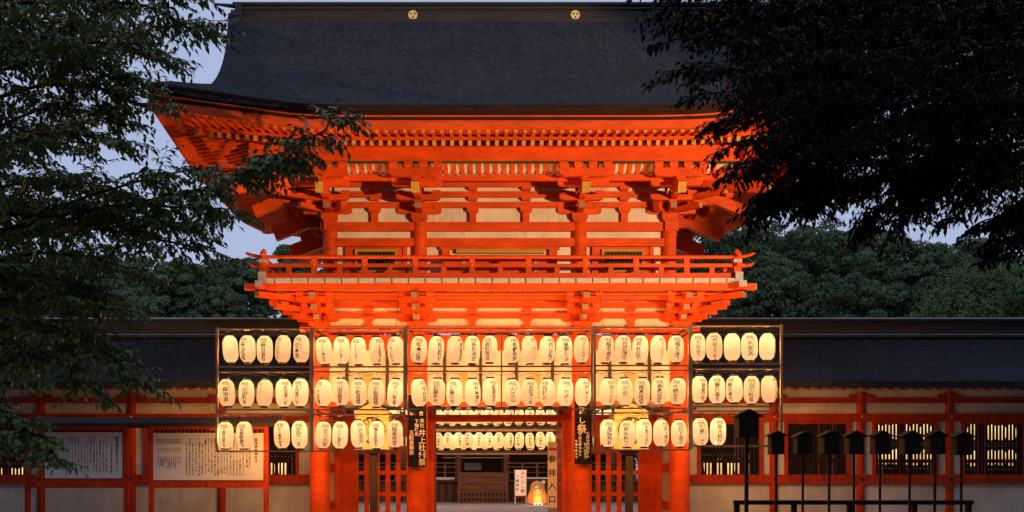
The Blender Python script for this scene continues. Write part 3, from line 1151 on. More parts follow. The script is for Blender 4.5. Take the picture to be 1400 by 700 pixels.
# ------------------------------------------------------------------ corridors either side
def corridor(s, label):
    T = thing('corridor_building', (s * 11, 3, 0), label, 'corridor')
    yw = 1.5
    posts = [7.24, 9.53, 11.87, 14.2, 16.5, 18.8]
    if s < 0: posts = [7.30, 9.66, 12.06, 14.4, 16.7, 19.0]
    xin, xout = 4.74, posts[-1]

    def bx(name, x0, x1, y0, y1, z0, z1, m, parent=T):
        return box(name, min(s * x0, s * x1), max(s * x0, s * x1), y0, y1, z0, z1, m, parent)
    for x in posts:
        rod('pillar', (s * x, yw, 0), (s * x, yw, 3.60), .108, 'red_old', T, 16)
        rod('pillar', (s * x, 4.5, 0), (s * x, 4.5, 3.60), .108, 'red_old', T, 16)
        o = put('nail_cover', lathe_mesh('nail_cover_big', [(.035, 0), (.028, .02), (.0, .03)], 'gold', 12), T, Matrix.Translation((s * x, yw - .12, 2.94)) @ Matrix.Rotation(R(90), 4, 'X'))
        o = put('nail_cover', lathe_mesh('nail_cover_dark', [(.04, 0), (.03, .02), (.0, .03)], 'black', 12), T, Matrix.Translation((s * x, yw - .12, 1.31)) @ Matrix.Rotation(R(90), 4, 'X'))
        arm_ = bpy.data.objects.new('bracket_arm', arm_mesh(.3, .11, .12, 'red_old'))
        setp(arm_, T, ori((s * x, yw - .02, 3.43), F_, True))
    pts = [xin] + posts
    box('long_beam', min(s * xin, s * xout), max(s * xin, s * xout), yw - .105, yw + .07, 2.83, 3.03, 'red_old', T)
    box('long_beam', min(s * xin, s * xout), max(s * xin, s * xout), yw - .103, yw + .07, 1.19, 1.43, 'red_old', T)
    box('long_beam', min(s * xin, s * xout), max(s * xin, s * xout), yw - .06, yw + .06, 3.31, 3.46, 'red_old', T)
    box('plaster_panel', min(s * xin, s * xout), max(s * xin, s * xout), yw + .0, yw + .03, 3.03, 3.31, 'plaster', T)
    box('plaster_panel', min(s * xin, s * xout), max(s * xin, s * xout), yw + .0, yw + .03, 3.46, 3.72, 'plaster', T)
    box('stone_footing', min(s * xin, s * xout), max(s * xin, s * xout), yw - .2, 4.8, 0, .12, 'grey_end', T)
    for i in range(len(pts) - 1):
        a, b = pts[i] + (.0 if i == 0 else .1), pts[i + 1] - .1
        bx('plaster_panel', a, b, yw, yw + .03, .12, 1.19, 'plaster')
        wl = .78
        c = (a + b) / 2 + (0.0 if i else .15)
        l0, r0 = c - wl, c + wl
        bx('plaster_panel', a, l0 - .08, yw, yw + .03, 1.43, 2.83, 'plaster')
        bx('plaster_panel', r0 + .08, b, yw, yw + .03, 1.43, 2.83, 'plaster')
        e = empty('lattice_window', (s * c, yw, 1.43), T)
        bx('window_frame', l0 - .085, l0, yw - .07, yw + .05, 1.43, 2.83, 'red_old', e)
        bx('window_frame', r0, r0 + .085, yw - .07, yw + .05, 1.43, 2.83, 'red_old', e)
        bx('window_frame', l0, r0, yw - .06, yw + .05, 2.76, 2.83, 'red_old', e)
        nb = 17
        for k in range(nb):
            x = l0 + .05 + (2 * wl - .1) * k / (nb - 1)
            bx('window_bar', x - .022, x + .022, yw - .03, yw + .02, 1.43, 2.76, 'soot_wood', e)
        # inner side of the corridor: open between posts, low rail
    bx('inner_rail', xin, xout, 4.45, 4.55, 1.75, 1.86, 'red_old')
    bx('inner_rail', xin, xout, 4.45, 4.55, .5, .62, 'red_old')
    bx('inner_rail', xin, xout, 4.42, 4.56, 3.2, 3.4, 'red_old')
    # rafters
    n = int((xout - xin) / .30)
    for k in range(n):
        x = s * (xin + .15 + k * .30)
        bar('rafter', (x, 1.5, 3.84), (x, .36, 3.60), .075, .09, 'red_old', T, 'ochre')
    bx('ceiling_board', xin, xout + .6, 1.2, 4.6, 3.86, 3.9, 'dark_wood')
    # roof
    n = 10
    for sy, nm in ((-1, 'front_roof_slope'), (1, 'rear_roof_slope')):
        v, f = [], []
        xa, xb = s * 4.62, s * (xout + .6)
        for lay in (0, 1):
            for j in range(n + 1):
                t = j / n
                y = 3.0 + sy * 2.75 * (1 - t)
                z = 3.79 + 1.05 * t + .52 * t * t - (.17 if lay else 0)
                v += [(xa, y, z), (xb, y, z)]
        N = 2 * (n + 1)
        for j in range(n):
            a = 2 * j
            f += [(a, a + 1, a + 3, a + 2), (N + a, N + a + 2, N + a + 3, N + a + 1), (a, a + 2, N + a + 2, N + a), (a + 1, N + a + 1, N + a + 3, a + 3)]
        f.append((0, N, N + 1, 1))
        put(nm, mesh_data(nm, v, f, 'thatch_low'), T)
        bx('eave_board', 4.7, xout + .5, 3.0 + sy * 2.70 - .04, 3.0 + sy * 2.70 + .04, 3.645, 3.695 - .08 + .01, 'dark_board')
    bx('ridge_base', 4.62, xout + .6, 2.68, 3.32, 5.20, 5.27, 'copper')
    bx('ridge_box', 4.62, xout + .6, 2.78, 3.22, 5.27, 5.655, 'ridge')
    bx('ridge_cap', 4.62, xout + .6, 2.66, 3.34, 5.655, 5.70, 'copper')
    rod('ridge_glint_rod', (s * 4.62, 2.70, 5.715), (s * (xout + .6), 2.70, 5.715), .03, 'sky_glint', T, 10)  # added rod, painted pale as the sky highlight on the cap edge
    rod('ridge_glint_rod', (s * 4.62, 2.72, 5.28), (s * (xout + .6), 2.72, 5.28), .018, 'sky_glint', T, 8)  # second painted highlight line, at the foot of the ridge
    return T


corridor(1, 'low vermilion corridor with dark roof and barred windows right of the gate')
corridor(-1, 'low vermilion corridor with dark roof left of the gate, behind notice boards')

# ------------------------------------------------------------------ paper lanterns
LR, LH = .179, .310


def lprof(t):
    return max(.085, LR * (1 - abs(t) ** 3.6) ** (1 / 2.3)) if abs(t) < 1 else .085


lp = []
NS = 22
for i in range(NS + 1):
    t = -1 + 2 * i / NS
    t = math.sin(t * math.pi / 2)
    lp.append((lprof(t * .999), t * LH))
LMESH = lathe_mesh('paper_shade', lp, 'paper', 24, caps=False)
LMESH_FAR = lathe_mesh('paper_shade_far', lp, 'paper_far', 14, caps=False)
RINGT = lathe_mesh('ring', [(.098, -.018), (.098, .018), (.07, .018), (.07, -.018), (.098, -.018)], 'black', 18, caps=False)
HOOK = None


def hook_mesh():
    if 'hook' in CACHE: return CACHE['hook']
    v, f = [], []
    for a, b in (((-.09, 0, .33), (0, 0, .40)), ((.09, 0, .33), (0, 0, .40)), ((0, 0, .40), (0, 0, .45))):
        a, b = Vector(a), Vector(b)
        x, y, z, L = axes(a, b)
        o = len(v)
        for p in (a, b):
            for q in ((-1, -1), (1, -1), (1, 1), (-1, 1)):
                v.append(p + y * q[0] * .004 + z * q[1] * .004)
        f += [(o, o + 1, o + 5, o + 4), (o + 1, o + 2, o + 6, o + 5), (o + 2, o + 3, o + 7, o + 6), (o + 3, o, o + 4, o + 7)]
    CACHE['hook'] = mesh_data('wire_hook', v, f, 'black')
    return CACHE['hook']


def inscription(text, ang, small=None, dark=True):
    off = R(ang)

    def warp(u, w):
        t = max(-.97, min(.97, w / LH))
        r = lprof(t) + .004
        a = u / LR + off
        return (r * math.sin(a), -r * math.cos(a), w)
    items = []
    n = len(text)
    if n:
        top, bot = .155, -.275
        st = min(.120, (top - bot) / n)
        s = min(st * 1.10, .125)
        y = top - (top - bot - st * n) / 2 * .6 - st / 2
        for ch in text:
            items.append((ch, rng.uniform(-.006, .006), y, s * rng.uniform(.92, 1.05), rng.uniform(-.09, .09)))
            y -= st
    a = glyph_mesh('inscription', items, 'lantern_ink' if dark else 'lantern_ink_pale', warp) if items else None
    b = None
    red = [('献', -.044, .203, .092, .03), ('燈', .044, .203, .092, -.03)] if abs(ang) < 90 else []
    if red:
        b = glyph_mesh('red_heading', red, 'lantern_red', warp)
    c = None
    if small:
        si = []
        st = min(.042, .34 / len(small))
        y = .16
        for ch in small:
            si.append((ch, .082, y, st * .95))
            y -= st
        c = glyph_mesh('side_note', si, 'lantern_ink_pale', warp)
    return a, b, c


def bulb_light(parent, p, e):
    key = ('bulb', e)
    if key not in CACHE:
        ld = bpy.data.lights.new('bulb', 'POINT')
        ld.energy = e
        ld.color = (1.0, 0.48, 0.15)
        ld.shadow_soft_size = 0.002
        CACHE[key] = ld
    setp(bpy.data.objects.new('bulb', CACHE[key]), parent, Matrix.Translation(p))


ORD = ['first', 'second', 'third', 'fourth', 'fifth', 'sixth', 'seventh', 'eighth', 'ninth', 'tenth', 'eleventh', 'twelfth', 'thirteenth',
       'fourteenth', 'fifteenth', 'sixteenth', 'seventeenth', 'eighteenth', 'nineteenth', 'twentieth']


def lantern(x, y, z, label, group, ins=None, power=104.0, far=False, sc=1.0, name='paper_lantern'):
    t = thing(name, (x, y, z), label, 'lantern', group)
    tl, ty = rng.gauss(0, .032), rng.gauss(0, .03)
    mw = Matrix.Translation((x, y, z)) @ Matrix.Rotation(tl, 4, 'Y') @ Matrix.Rotation(ty, 4, 'X') @ Matrix.Rotation(rng.uniform(-.1, .1) if not ins else 0, 4, 'Z') @ Matrix.Diagonal((sc * rng.uniform(.96, 1.04), sc * rng.uniform(.96, 1.04), sc * rng.uniform(.975, 1.02), 1))
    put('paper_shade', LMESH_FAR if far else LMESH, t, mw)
    for zz in (LH + .012, -LH - .012):
        put('ring', RINGT, t, mw @ Matrix.Translation((0, 0, zz)))
    if not far:
        put('wire_hook', hook_mesh(), t, mw)
    if ins:
        for nm, me in zip(('inscription', 'red_heading', 'side_note'), ins):
            if me: put(nm, me, t, mw)
    if power:
        bulb_light(t, Vector((x, y, z + .02)), power)
    return t


DF = 22.9
YL = DF - CAMD
SF = F / DF
RACKS = {
    'far left': dict(x=(297, 426), xs=None, rows=[
        (477.5, [(315, '森吉弘次', -62, None, 0), (338.5, '森吉弘毅', -22, None, 1), (362, '森吉省吾', 0, None, 1), (387, '今里良治', -34, None, 0), (412, '辻本浩', -22, '東京都港区', 1)]),
        (537, [(310, '森治彦', 6, '京都市左京区', 1), (337, '山田和彦', -4, '大阪市北区', 1), (362, '辻ゆり', -46, '京都市北区', 0), (388, '吉田喜八郎', 24, None, 1), (410.5, '吉田喜八郎', -14, '京都市', 1)]),
        (594.5, [(308, '下鴨神社婦人会', 4, None, 1), (334, '京都物産院', -6, None, 1), (385.5, 'かに本家本堂', -4, None, 1), (409.5, '安宅一夫', 4, None, 1)])]),
    'inner left': dict(x=(428, 553), rows=[
        (479.5, [(443, 'ソイト商店会', 0, None, 1), (467, 'ツイト白山東ビル', 2, None, 1), (490, 'キオト白山東ビル', -14, None, 1), (515, '二子自動車工業', 30, None, 1), (541, 'ハマノ白山', -30, None, 1)]),
        (537, [(442, '一大谷宝博', -30, None, 1), (466.5, '山添善樹', -4, '左京区', 1), (490, '小松昌雄', 4, None, 1), (514.5, '小松昌雄', 2, None, 1), (540, '平八茶屋', 6, None, 1)]),
        (594, [(442, '吉川大地', 26, None, 1), (465, '三三三稲荷院', 2, None, 1), (490, '辻治夫', 26, None, 1), (515, '鴨宝泉堂会', -2, None, 1), (540, '稲尾秀理', 2, None, 1)])]),
    'middle': dict(x=(556, 809), rows=[
        (478, [(572.5, '松本正雄', 4, None, 1), (596.5, '稲田和司', 30, None, 1), (622.3, '本田豊太郎', 48, None, 1), (645.6, '高杉英成', 14, None, 1), (669.5, '高杉英成', -18, '京都市左京区', 1),
               (699.6, '馬籠和彦', 22, None, 1), (724, '三宅八子', 40, None, 0), (748, '内山愛子', 26, None, 1), (771.6, '藤野たみ', 10, None, 1), (795, 'さかいせはん', 12, None, 1)]),
        (536.5, [(573, '中谷将', 46, None, 1), (597.7, '近藤和代', -8, '近藤正三', 1), (621.4, '佐藤光央', -16, '岩倉', 1), (646.3, '杉本博光', 34, None, 1), (670.6, '坂倉信久', 28, None, 1),
                 (700.5, '大江山', 2, '京都市', 1), (724.3, '矢田洋一郎', 6, None, 1), (748.6, '西村正一', -24, None, 1), (773, '三宅峰子', 4, '左京区', 0), (797, '岡本ます', 24, 'すすき', 0)])]),
    'inner right': dict(x=(813, 942), rows=[
        (477, [(828.5, '稲毛潤也', 12, None, 1), (851.8, '西宗茂光', 4, None, 1), (875.3, '邦和菜子', -22, None, 1), (899.7, '同大保和弘', 26, None, 0), (924, '稲毛志乃', 2, None, 1)]),
        (535.5, [(831, '東京太郎', 22, '東京都', 0), (854.3, '京都一', -4, '左京区', 0), (878, '株奥谷組', -16, '京都市', 1), (901.4, '株奥谷組', -10, '京都市', 1), (926.4, '大崎克子', -26, None, 1)]),
        (592.5, [(831.5, '高橋秀和', 4, None, 1), (857.5, '鈴木和三', -16, None, 1), (880.3, '早稲田大同院', 12, None, 1), (903.8, '目下勝子', 32, None, 1), (928.2, '日下深子', 2, '五月会', 1)])]),
    'far right': dict(x=(945, 1068), rows=[
        (474.5, [(953.6, '久保恵子', -6, None, 0), (976.4, '門田ST台', -8, None, 1), (1001, '', 150, None, 1), (1024.7, '木宮英', -8, '北区大宮町', 1), (1049, '吉田津', 60, None, 1)]),
        (532.5, [(956, '鍋倉健悦', 22, None, 1), (980, '藤井基也', -10, None, 1), (1003.8, '藤井基也', -44, None, 1), (1027.5, '吉川利長', -16, '福岡県', 1), (1051.7, '吉川津医', 48, None, 1)]),
        (590, [(957.7, '笠岡一之', -2, '京都市左京区', 1), (981.5, '青木悦行', 2, None, 1)])]),
}
SIDEW = {-60: 'far to the left side', -20: 'towards its left side', 0: 'down its middle', 20: 'towards its right side', 60: 'far to the right side'}
ROWN = ['top', 'middle', 'bottom']


def lx(px):
    return wx(px, DF)


def lz(py):
    return wz(py, DF)


for rk, spec in RACKS.items():
    x0, x1 = lx(spec['x'][0]), lx(spec['x'][1])
    slope = {'far left': 0, 'inner left': .0, 'middle': .01, 'inner right': .03, 'far right': .07}[rk]
    dz = slope * 1.0
    t = thing('lantern_rack', (x0, YL, lz(617)), {
        'far left': 'brown timber lantern rack farthest left, in front of the left corridor roof',
        'inner left': 'brown timber lantern rack over the left side bay of the gate',
        'middle': 'widest brown timber lantern rack, over the open centre of the gate',
        'inner right': 'brown timber lantern rack over the right side bay of the gate',
        'far right': 'brown timber lantern rack farthest right, in front of the right corridor'}[rk], 'lantern rack', 'lantern racks hung across the gate')
    nrow = len(spec['rows'])
    for j in range(nrow):
        yt, yb = (450, 501.5) if j == 0 else ((508.5, 560) if j == 1 else (566.5, 617))
        a, b = x0, x1
        if j == 2 and rk == 'far right':
            b = lx(1053)
        for py in (yt, yb):
            if py == 617 and rk == 'far right':
                box('rail', a, b, YL - .02, YL + .02, lz(611.5), lz(608.5), 'rack_wood', t)
                continue
            z = lz(py) + dz
            box('rail', a, b, YL - .02, YL + .02, z - .018, z + .018, 'rack_wood', t)
    zt, zbm = lz(448) + dz, lz(618 if nrow == 3 else 561) + dz
    for x in (x0, x1):
        box('rack_post', x - .025, x + .025, YL - .045, YL + .018, zbm, zt, 'rack_wood', t)
    if rk == 'middle':
        xm = lx(685.5)
        box('rack_post', xm - .016, xm + .016, YL - .035, YL + .012, zbm, zt, 'rack_wood', t)
    # stays that tie the rack back to the building
    for x in (x0 + .1, x1 - .1):
        yb_ = -.02 if abs(x) < 4.6 else 1.45
        for z in (lz(450) + dz - .045, lz(560) + dz - .045):
            if abs(x) < 4.75:
                box('back_stay', x - .02, x + .02, YL + .02, (-.02 if min(abs(abs(x) - p) for p in (2.04, 4.47)) < .3 else -.05) - .12, z - .02, z + .02, 'dark_wood', t)
    if abs(x0) > 4.8 or abs(x1) > 4.8:
        xo = x0 if x0 < -4.8 else x1
        tube('wire', [(xo, YL, zt), (xo * .9, -1.25, 5.80)], .006, 'black', t, 4)
    else:
        for x in (x0 + .2, x1 - .2):
            tube('wire', [(x, YL, zt), (x, -1.26, 5.81)], .006, 'black', t, 4)
    for j, (py, lst) in enumerate(spec['rows']):
        yt = (450, 508.5, 566.5)[j]
        # festoon cable drooping between hooks
        cp = []
        xs_ = [lx(l[0]) for l in lst]
        px_ = [x0] + xs_ + [x1]
        zc = lz(yt) + dz - .03
        for q in range(len(px_) - 1):
            cp.append((px_[q], YL + .03, zc))
            cp.append(((px_[q] + px_[q + 1]) / 2, YL + .03, zc - .035 - rng.uniform(0, .03)))
        cp.append((px_[-1], YL + .03, zc))
        tube('cable', cp, .007, 'black', t, 5)
        for i, (px, txt, ang, small, dark) in enumerate(lst):
            ins = inscription(txt, ang, small, dark)
            kk = min(SIDEW, key=lambda q: abs(q - ang))
            if not txt:
                lab = 'blank-faced lit paper lantern, third from left in top row of far right rack'
                ins = None
            else:
                where = f'{ORD[i]} from left, {ROWN[j]} row, {rk} rack'
                shade = 'characters' if dark else 'faint characters'
                lab = f'lantern with {shade} {SIDEW[kk].split(" side")[0]}, {where}'
                lab = lab.replace('far to the left', 'at its left edge').replace('far to the right', 'at its right edge').replace('towards its left', 'left of centre').replace('towards its right', 'right of centre')
            lantern(lx(px), YL, lz(py) + rng.uniform(-.012, .012), lab, 'lit paper lanterns on the front racks', ins)

# the bare bulb under the lanterns at the right
t = thing('bare_bulb', lx(978) * 0 + 0 or (lx(978), YL - .06, lz(605)), 'small bare bulb shining below the last lantern at the lower right', 'light bulb')
put('glass', lathe_mesh('bulb_glass', [(.0, -.03), (.02, -.022), (.028, 0), (.018, .025), (.012, .045)], 'bulb', 12, caps=False), t, Matrix.Translation((lx(978), YL - .06, lz(605))))
put('socket', lathe_mesh('bulb_socket', [(.014, .04), (.014, .085), (.0, .09)], 'black', 10, caps=False), t, Matrix.Translation((lx(978), YL - .06, lz(605))))

# ------------------------------------------------------------------ banners on the inner pillars
def banner(px0, px1, py0, py1, y, cols, label):
    d = CAMD + y
    x0, x1, z0, z1 = wx(px0, d), wx(px1, d), wz(py1, d), wz(py0, d)
    t = thing('cloth_banner', ((x0 + x1) / 2, y, z0), label, 'banner', 'black festival banners on the inner pillars')
    v, f = [], []
    n, mm = 8, 16
    for j in range(mm + 1):
        for i in range(n + 1):
            u, w = i / n, j / mm
            v.append((x0 + (x1 - x0) * u, y + .012 * math.sin(u * 7 + w * 2) + .01 * math.sin(w * 9), z0 + (z1 - z0) * w))
    for j in range(mm):
        for i in range(n):
            a = j * (n + 1) + i
            f.append((a, a + 1, a + n + 2, a + n + 1))
    put('cloth', mesh_data('cloth', v, f, 'banner', smooth=True), t)
    rod('hanging_rod', (x0 - .02, y, z1 + .01), (x1 + .02, y, z1 + .01), .012, 'rack_wood', t, 8)
    items = []
    s_ = d / F
    for (cx, top, size, txt) in cols:
        yy = top
        for ch in txt:
            items.append((ch, wx(cx, d), wz(yy + size / 2, d), size * s_ * 1.0))
            yy += size
    tag(put('printed_text', glyph_mesh('printed_text', items, 'banner_text', lambda u, w: (u, y - .03, w)), t), kind='stuff')


banner(558, 583, 540, 638.5, -.36, [(577, 572, 6.5, '末社'), (577.2, 587, 10, '井上社例祭'), (563, 562, 6.5, '末'), (576, 562, 6.5, '合'), (569.7, 573, 5.8, '下鴨宿会'), (562.8, 588, 6.9, '五穀豊穣祭')],
       'black cloth banner with cream characters hanging on the left inner pillar')
banner(785.5, 809, 540, 634.5, -.36, [(795.5, 541, 9.5, 'みた'), (795.5, 559, 10.5, 'らし'), (795.5, 580, 13, '祭'), (803.5, 590, 5.2, '七月廿四日から'), (800, 605, 4.6, '廿八日まで'), (793, 592, 4.6, '午前五時半から'), (787.8, 601, 4.4, '午後十時まで')],
       'black cloth banner with cream characters hanging on the right inner pillar')

# ------------------------------------------------------------------ gilt standing lanterns on dark posts
def standing_lantern(px, label):
    y = -.95
    d = CAMD + y
    x = wx(px, d)
    t = thing('standing_lantern', (x, y, 0), label, 'standing lantern', 'gilt lanterns on dark posts')
    box('post', x - .085, x + .085, y - .085, y + .085, 0, 1.98, 'dark_wood', t)
    box('base_plate', x - .2, x + .2, y - .2, y + .2, 1.95, 2.03, 'dark_wood', t)
    z0, z1 = wz(615, d), wz(563, d)
    for q in range(4):
        za = z0 + (z1 - z0) * q / 4
        box('gilt_board', x - .40, x + .40, y - .38, y + .38, za + .004, za + (z1 - z0) / 4 - .004, 'gilt_wood', t)
    # openwork wheel
    v, f = [], []
    zc = (z0 + z1) / 2
    w = empty('round_openwork', (x, y - .4, zc), t)
    me = lathe_mesh('wheel_rim', [(.31, -.02), (.31, .02), (.28, .02), (.28, -.02), (.31, -.02)], 'black', 32, caps=False)
    put('rim', me, w, Matrix.Translation((x, y - .4, zc)) @ Matrix.Rotation(R(90), 4, 'X'))
    me = lathe_mesh('wheel_hub', [(.0, .03), (.08, .025), (.09, -.01)], 'gold', 20, caps=False)
    put('hub', me, w, Matrix.Translation((x, y - .4, zc)) @ Matrix.Rotation(R(90), 4, 'X'))
    for k in range(16):
        a = 2 * math.pi * k / 16
        bar('spoke', (x + .09 * math.cos(a), y - .395, zc + .09 * math.sin(a)), (x + .28 * math.cos(a), y - .395, zc + .28 * math.sin(a)), .012, .012, 'black', w)
        a += math.pi / 16
        rod('petal_stud', (x + .235 * math.cos(a), y - .405, zc + .235 * math.sin(a)), (x + .235 * math.cos(a), y - .385, zc + .235 * math.sin(a)), .028, 'gold', w, 10)
    # curved roof
    prof = []
    for i in range(13):
        u = -1 + i / 6
        prof.append((u * .62, .02 + .24 * (1 - abs(u)) ** 1.0 + .10 * abs(u) ** 4))
    prof2 = [(a, b - .07) for a, b in reversed(prof)]
    put('curved_roof', extrude_profile(('curved_roof', 1), (prof + prof2)[::-1], 1.1, 'copper'), t, Matrix.Translation((x, y, z1 + .03)))
    put('gable_board', extrude_profile(('gable_board', 1), [(-.38, -.02), (.38, -.02), (.0, .19)], .82, 'gilt_wood'), t, Matrix.Translation((x, y, z1 + .02)))


standing_lantern(511, 'gilt box lantern with round spoked openwork on a dark post, left bay')
standing_lantern(860, 'gilt box lantern with round spoked openwork on a dark post, right bay')

# ------------------------------------------------------------------ notice boards, left
BODY = '賀茂御祖神社は古くより下鴨の森に鎮まり京の都をまもる社としてあつく敬われ祭の日には多くの人が参り水に足をひたして夏の無事を祈るならわしが今も続いている境内には清い流れがあり御手洗池という'


def notice_board(pl, pr, bl, br, bt, bb, label, cols):
    d = 24.0
    y = d - CAMD
    t = thing('notice_board', (wx((pl + pr) / 2, d), y, 0), label, 'notice board', 'roofed notice boards left of the gate')
    X = lambda p: wx(p, d)
    Z = lambda p: wz(p, d)
    for p in (pl, pr):
        box('post', X(p) - .055, X(p) + .055, y - .05, y + .05, 0, Z(582), 'red_old', t)
    box('bottom_rail', X(pl) + .055, X(pr) - .055, y - .04, y + .04, Z(667), Z(658.5), 'red_old', t)
    box('top_rail', X(pl) + .055, X(pr) - .055, y - .04, y + .04, Z(587), Z(583), 'red_old', t)
    box('bottom_rail', X(pl) + .055, X(pr) - .055, y - .03, y + .03, .35, .45, 'red_old', t)
    box('backing', X(bl) - .03, X(br) + .03, y + .0, y + .02, Z(bb) - .02, Z(bt) + .07, 'soot_wood', t)
    box('board_panel', X(bl), X(br), y - .03, y - .002, Z(bb), Z(bt), 'board_face', t)
    n = 26
    for k in range(n):
        xx = X(bl) + (X(br) - X(bl)) * (k + .5) / n
        box('grille_bar', xx - .012, xx + .012, y - .02, y + .0, Z(bt) + .004, Z(bt) + .075, 'red_old', t)
    prof = [(-.42, -.02), (-.40, .06), (0, .22), (.40, .06), (.42, -.02), (0, .13)]
    me = extrude_profile(('board_roof', pl), prof, X(pr + 20) - X(pl - 14), 'dark_board')
    put('roof', me, t, Matrix.Translation(((X(pr + 17) + X(pl - 11)) / 2, y, Z(583))) @ Matrix.Rotation(R(90), 4, 'Z'))
    items = []
    s_ = d / F
    bi = 0
    for (cx, y0, y1, size) in cols:
        yy = y0
        while yy + size <= y1:
            items.append((BODY[bi % len(BODY)], X(cx), Z(yy + size / 2), size * s_ * .95))
            bi += 1
            yy += size
    tag(put('printed_text', glyph_mesh('printed_text', items, 'ink', lambda u, w: (u, y - .034, w)), t), kind='stuff')


cols = [(160.5, 597, 646, 4.6), (153, 606, 648, 3.4)]
for k in range(18):
    x = 146 - k * 4.2
    cols.append((x, 597 + rng.choice((0, 0, 0, 4, 9)), 648 - rng.choice((0, 0, 2, 14, 5)), 2.8))
notice_board(38, 173, 62, 168, 591, 654, 'white roofed notice board with vertical lettering at far left, partly behind leaves', cols)
cols = [(350.5, 599, 637, 4.8), (338, 612, 642, 3.4), (342, 606, 640, 3.0)]
for k in range(26):
    x = 333 - k * 4.3
    if x < 252: break
    cols.append((x, 599 + rng.choice((0, 2, 0, 8)), 652 - rng.choice((0, 2, 6, 1)), 2.7))
for k in range(11):
    x = 247 - k * 3.0
    cols.append((x, 600, 608, 2.3)); cols.append((x, 612, 618, 2.0)); cols.append((x, 624, 634 + rng.choice((0, 4, 8)), 2.3))
notice_board(207, 364, 209.5, 361, 592, 656.5, 'wide white roofed notice board with tables of text, beside the gate', cols)

# ------------------------------------------------------------------ sign at the entrance 参拝入口
d = 27.2
y = d - CAMD
t = thing('entrance_sign', (wx(755, d), y, 0), 'tall cream entrance sign board with red arrow and black characters', 'sign')
xa, xb = wx(749, d), wx(761.5, d)
box('sign_board', xa, xb, y, y + .03, wz(694, d), wz(604, d), 'sign_face', t)
box('foot', xa, xb, y - .02, y + .05, 0, wz(694.2, d), 'steel', t)
s_ = d / F
for ch_, py_ in (('参', 628), ('拝', 646.5), ('入', 664.5), ('口', 682.5)):
    put('character', glyph_mesh('character', [(ch_, wx(755, d), wz(py_, d), 11 * s_)], 'ink', lambda u, w: (u, y - .004, w)), t)
ar = [(wx(749.4, d), wz(616, d)), (wx(753.5, d), wz(609, d)), (wx(753.5, d), wz(612.5, d)), (wx(761, d), wz(612.5, d)), (wx(761, d), wz(616, d))]
put('red_arrow', mesh_data('red_arrow', [(a, y - .004, b) for a, b in ar], [(0, 4, 3, 2, 1)], 'red_ink'), t)

# ------------------------------------------------------------------ courtyard beyond the gate: stage hall with its rows of lanterns
DM = 46.8


def mx(p, d=DM): return wx(p, d)


def mz(p, d=DM): return wz(p, d)


H = thing('stage_hall', (mx(660), DM - CAMD, 0), 'dark brown timber stage hall with railings seen through the gate', 'hall')
yh = DM - CAMD + .3
X0, X1 = mx(430), mx(900)
box('platform', X0, X1, yh + .3, yh + 7, 0, .95, 'brown_wood', H)
box('deck', X0 - .1, X1 + .1, yh + .1, yh + 7.2, .95, 1.03, 'brown_wood', H)
box('white_edge_strip', mx(560), mx(621), yh + .02, yh + .09, mz(656), mz(652.5), 'board_face', H)
box('white_edge_strip', mx(719), mx(800), yh + .02, yh + .09, mz(655), mz(652.5), 'board_face', H)
for p in (475, 550, 625.5, 693, 765, 840, 890):
    box('pillar', mx(p) - .13, mx(p) + .13, yh + .3, yh + .56, 1.03, 4.7, 'brown_wood', H)
    box('pillar', mx(p) - .13, mx(p) + .13, yh + 6.3, yh + 6.56, 1.03, 4.7, 'brown_wood', H)
box('head_beam', X0, X1, yh + .28, yh + .58, 3.6, 3.9, 'brown_wood', H)
box('head_beam', X0, X1, yh + .28, yh + .58, 2.25, 2.42, 'brown_wood', H)
for a, b in ((X0, mx(625)), (mx(693), X1)):
    for zz, hh_ in ((mz(633), .06), (mz(638.5), .05), (mz(646), .05)):
        box('rail', a, b, yh + .12, yh + .18, zz - hh_ / 2, zz + hh_ / 2, 'brown_wood', H)
for p in (591, 608, 627, 691, 715, 735, 480, 510, 540, 790, 830, 870):
    box('rail_post', mx(p) - .05, mx(p) + .05, yh + .1, yh + .2, 1.03, mz(632), 'brown_wood', H)
for p in (627, 691):
    put('rail_finial', lathe_mesh('rail_finial', [(.05, 0), (.08, .05), (.06, .1), (.08, .16), (.03, .24), (.0, .25)], 'brown_wood', 12), H, Matrix.Translation((mx(p), yh + .15, mz(632))))
# board slats under the deck
for k in range(46):
    xx = X0 + .2 + k * (X1 - X0 - .4) / 45
    if mx(626) < xx < mx(698): continue
    box('skirt_slat', xx - .06, xx + .06, yh + .22, yh + .28, .05, .93, 'dark_wood', H)
box('rear_wall', X0, X1, yh + 6.9, yh + 7.0, 1.0, 4.4, 'dark_wood', H)
box('metal_rail', mx(604), mx(690), yh + 1.0, yh + 1.06, mz(622), mz(620), 'steel', H)
box('metal_rail', mx(604), mx(690), yh + 1.1, yh + 1.2, mz(626), mz(624.6), 'steel', H)
box('hanging_cloth', mx(635, 50), mx(658, 50), yh + 3.0, yh + 3.05, 1.5, mz(633, 50), 'cloth_grey', H)
v = [(X0 - 1.5, yh - 1.2, 4.5), (X1 + 1.5, yh - 1.2, 4.5), (X1 + 1.5, yh + 8, 4.5), (X0 - 1.5, yh + 8, 4.5), (X0 + 2, yh + 3.4, 7.0), (X1 - 2, yh + 3.4, 7.0)]
put('roof', mesh_data('roof', v, [(3, 2, 1, 0), (0, 1, 5, 4), (1, 2, 5), (2, 3, 4, 5), (3, 0, 4)], 'thatch'), H)

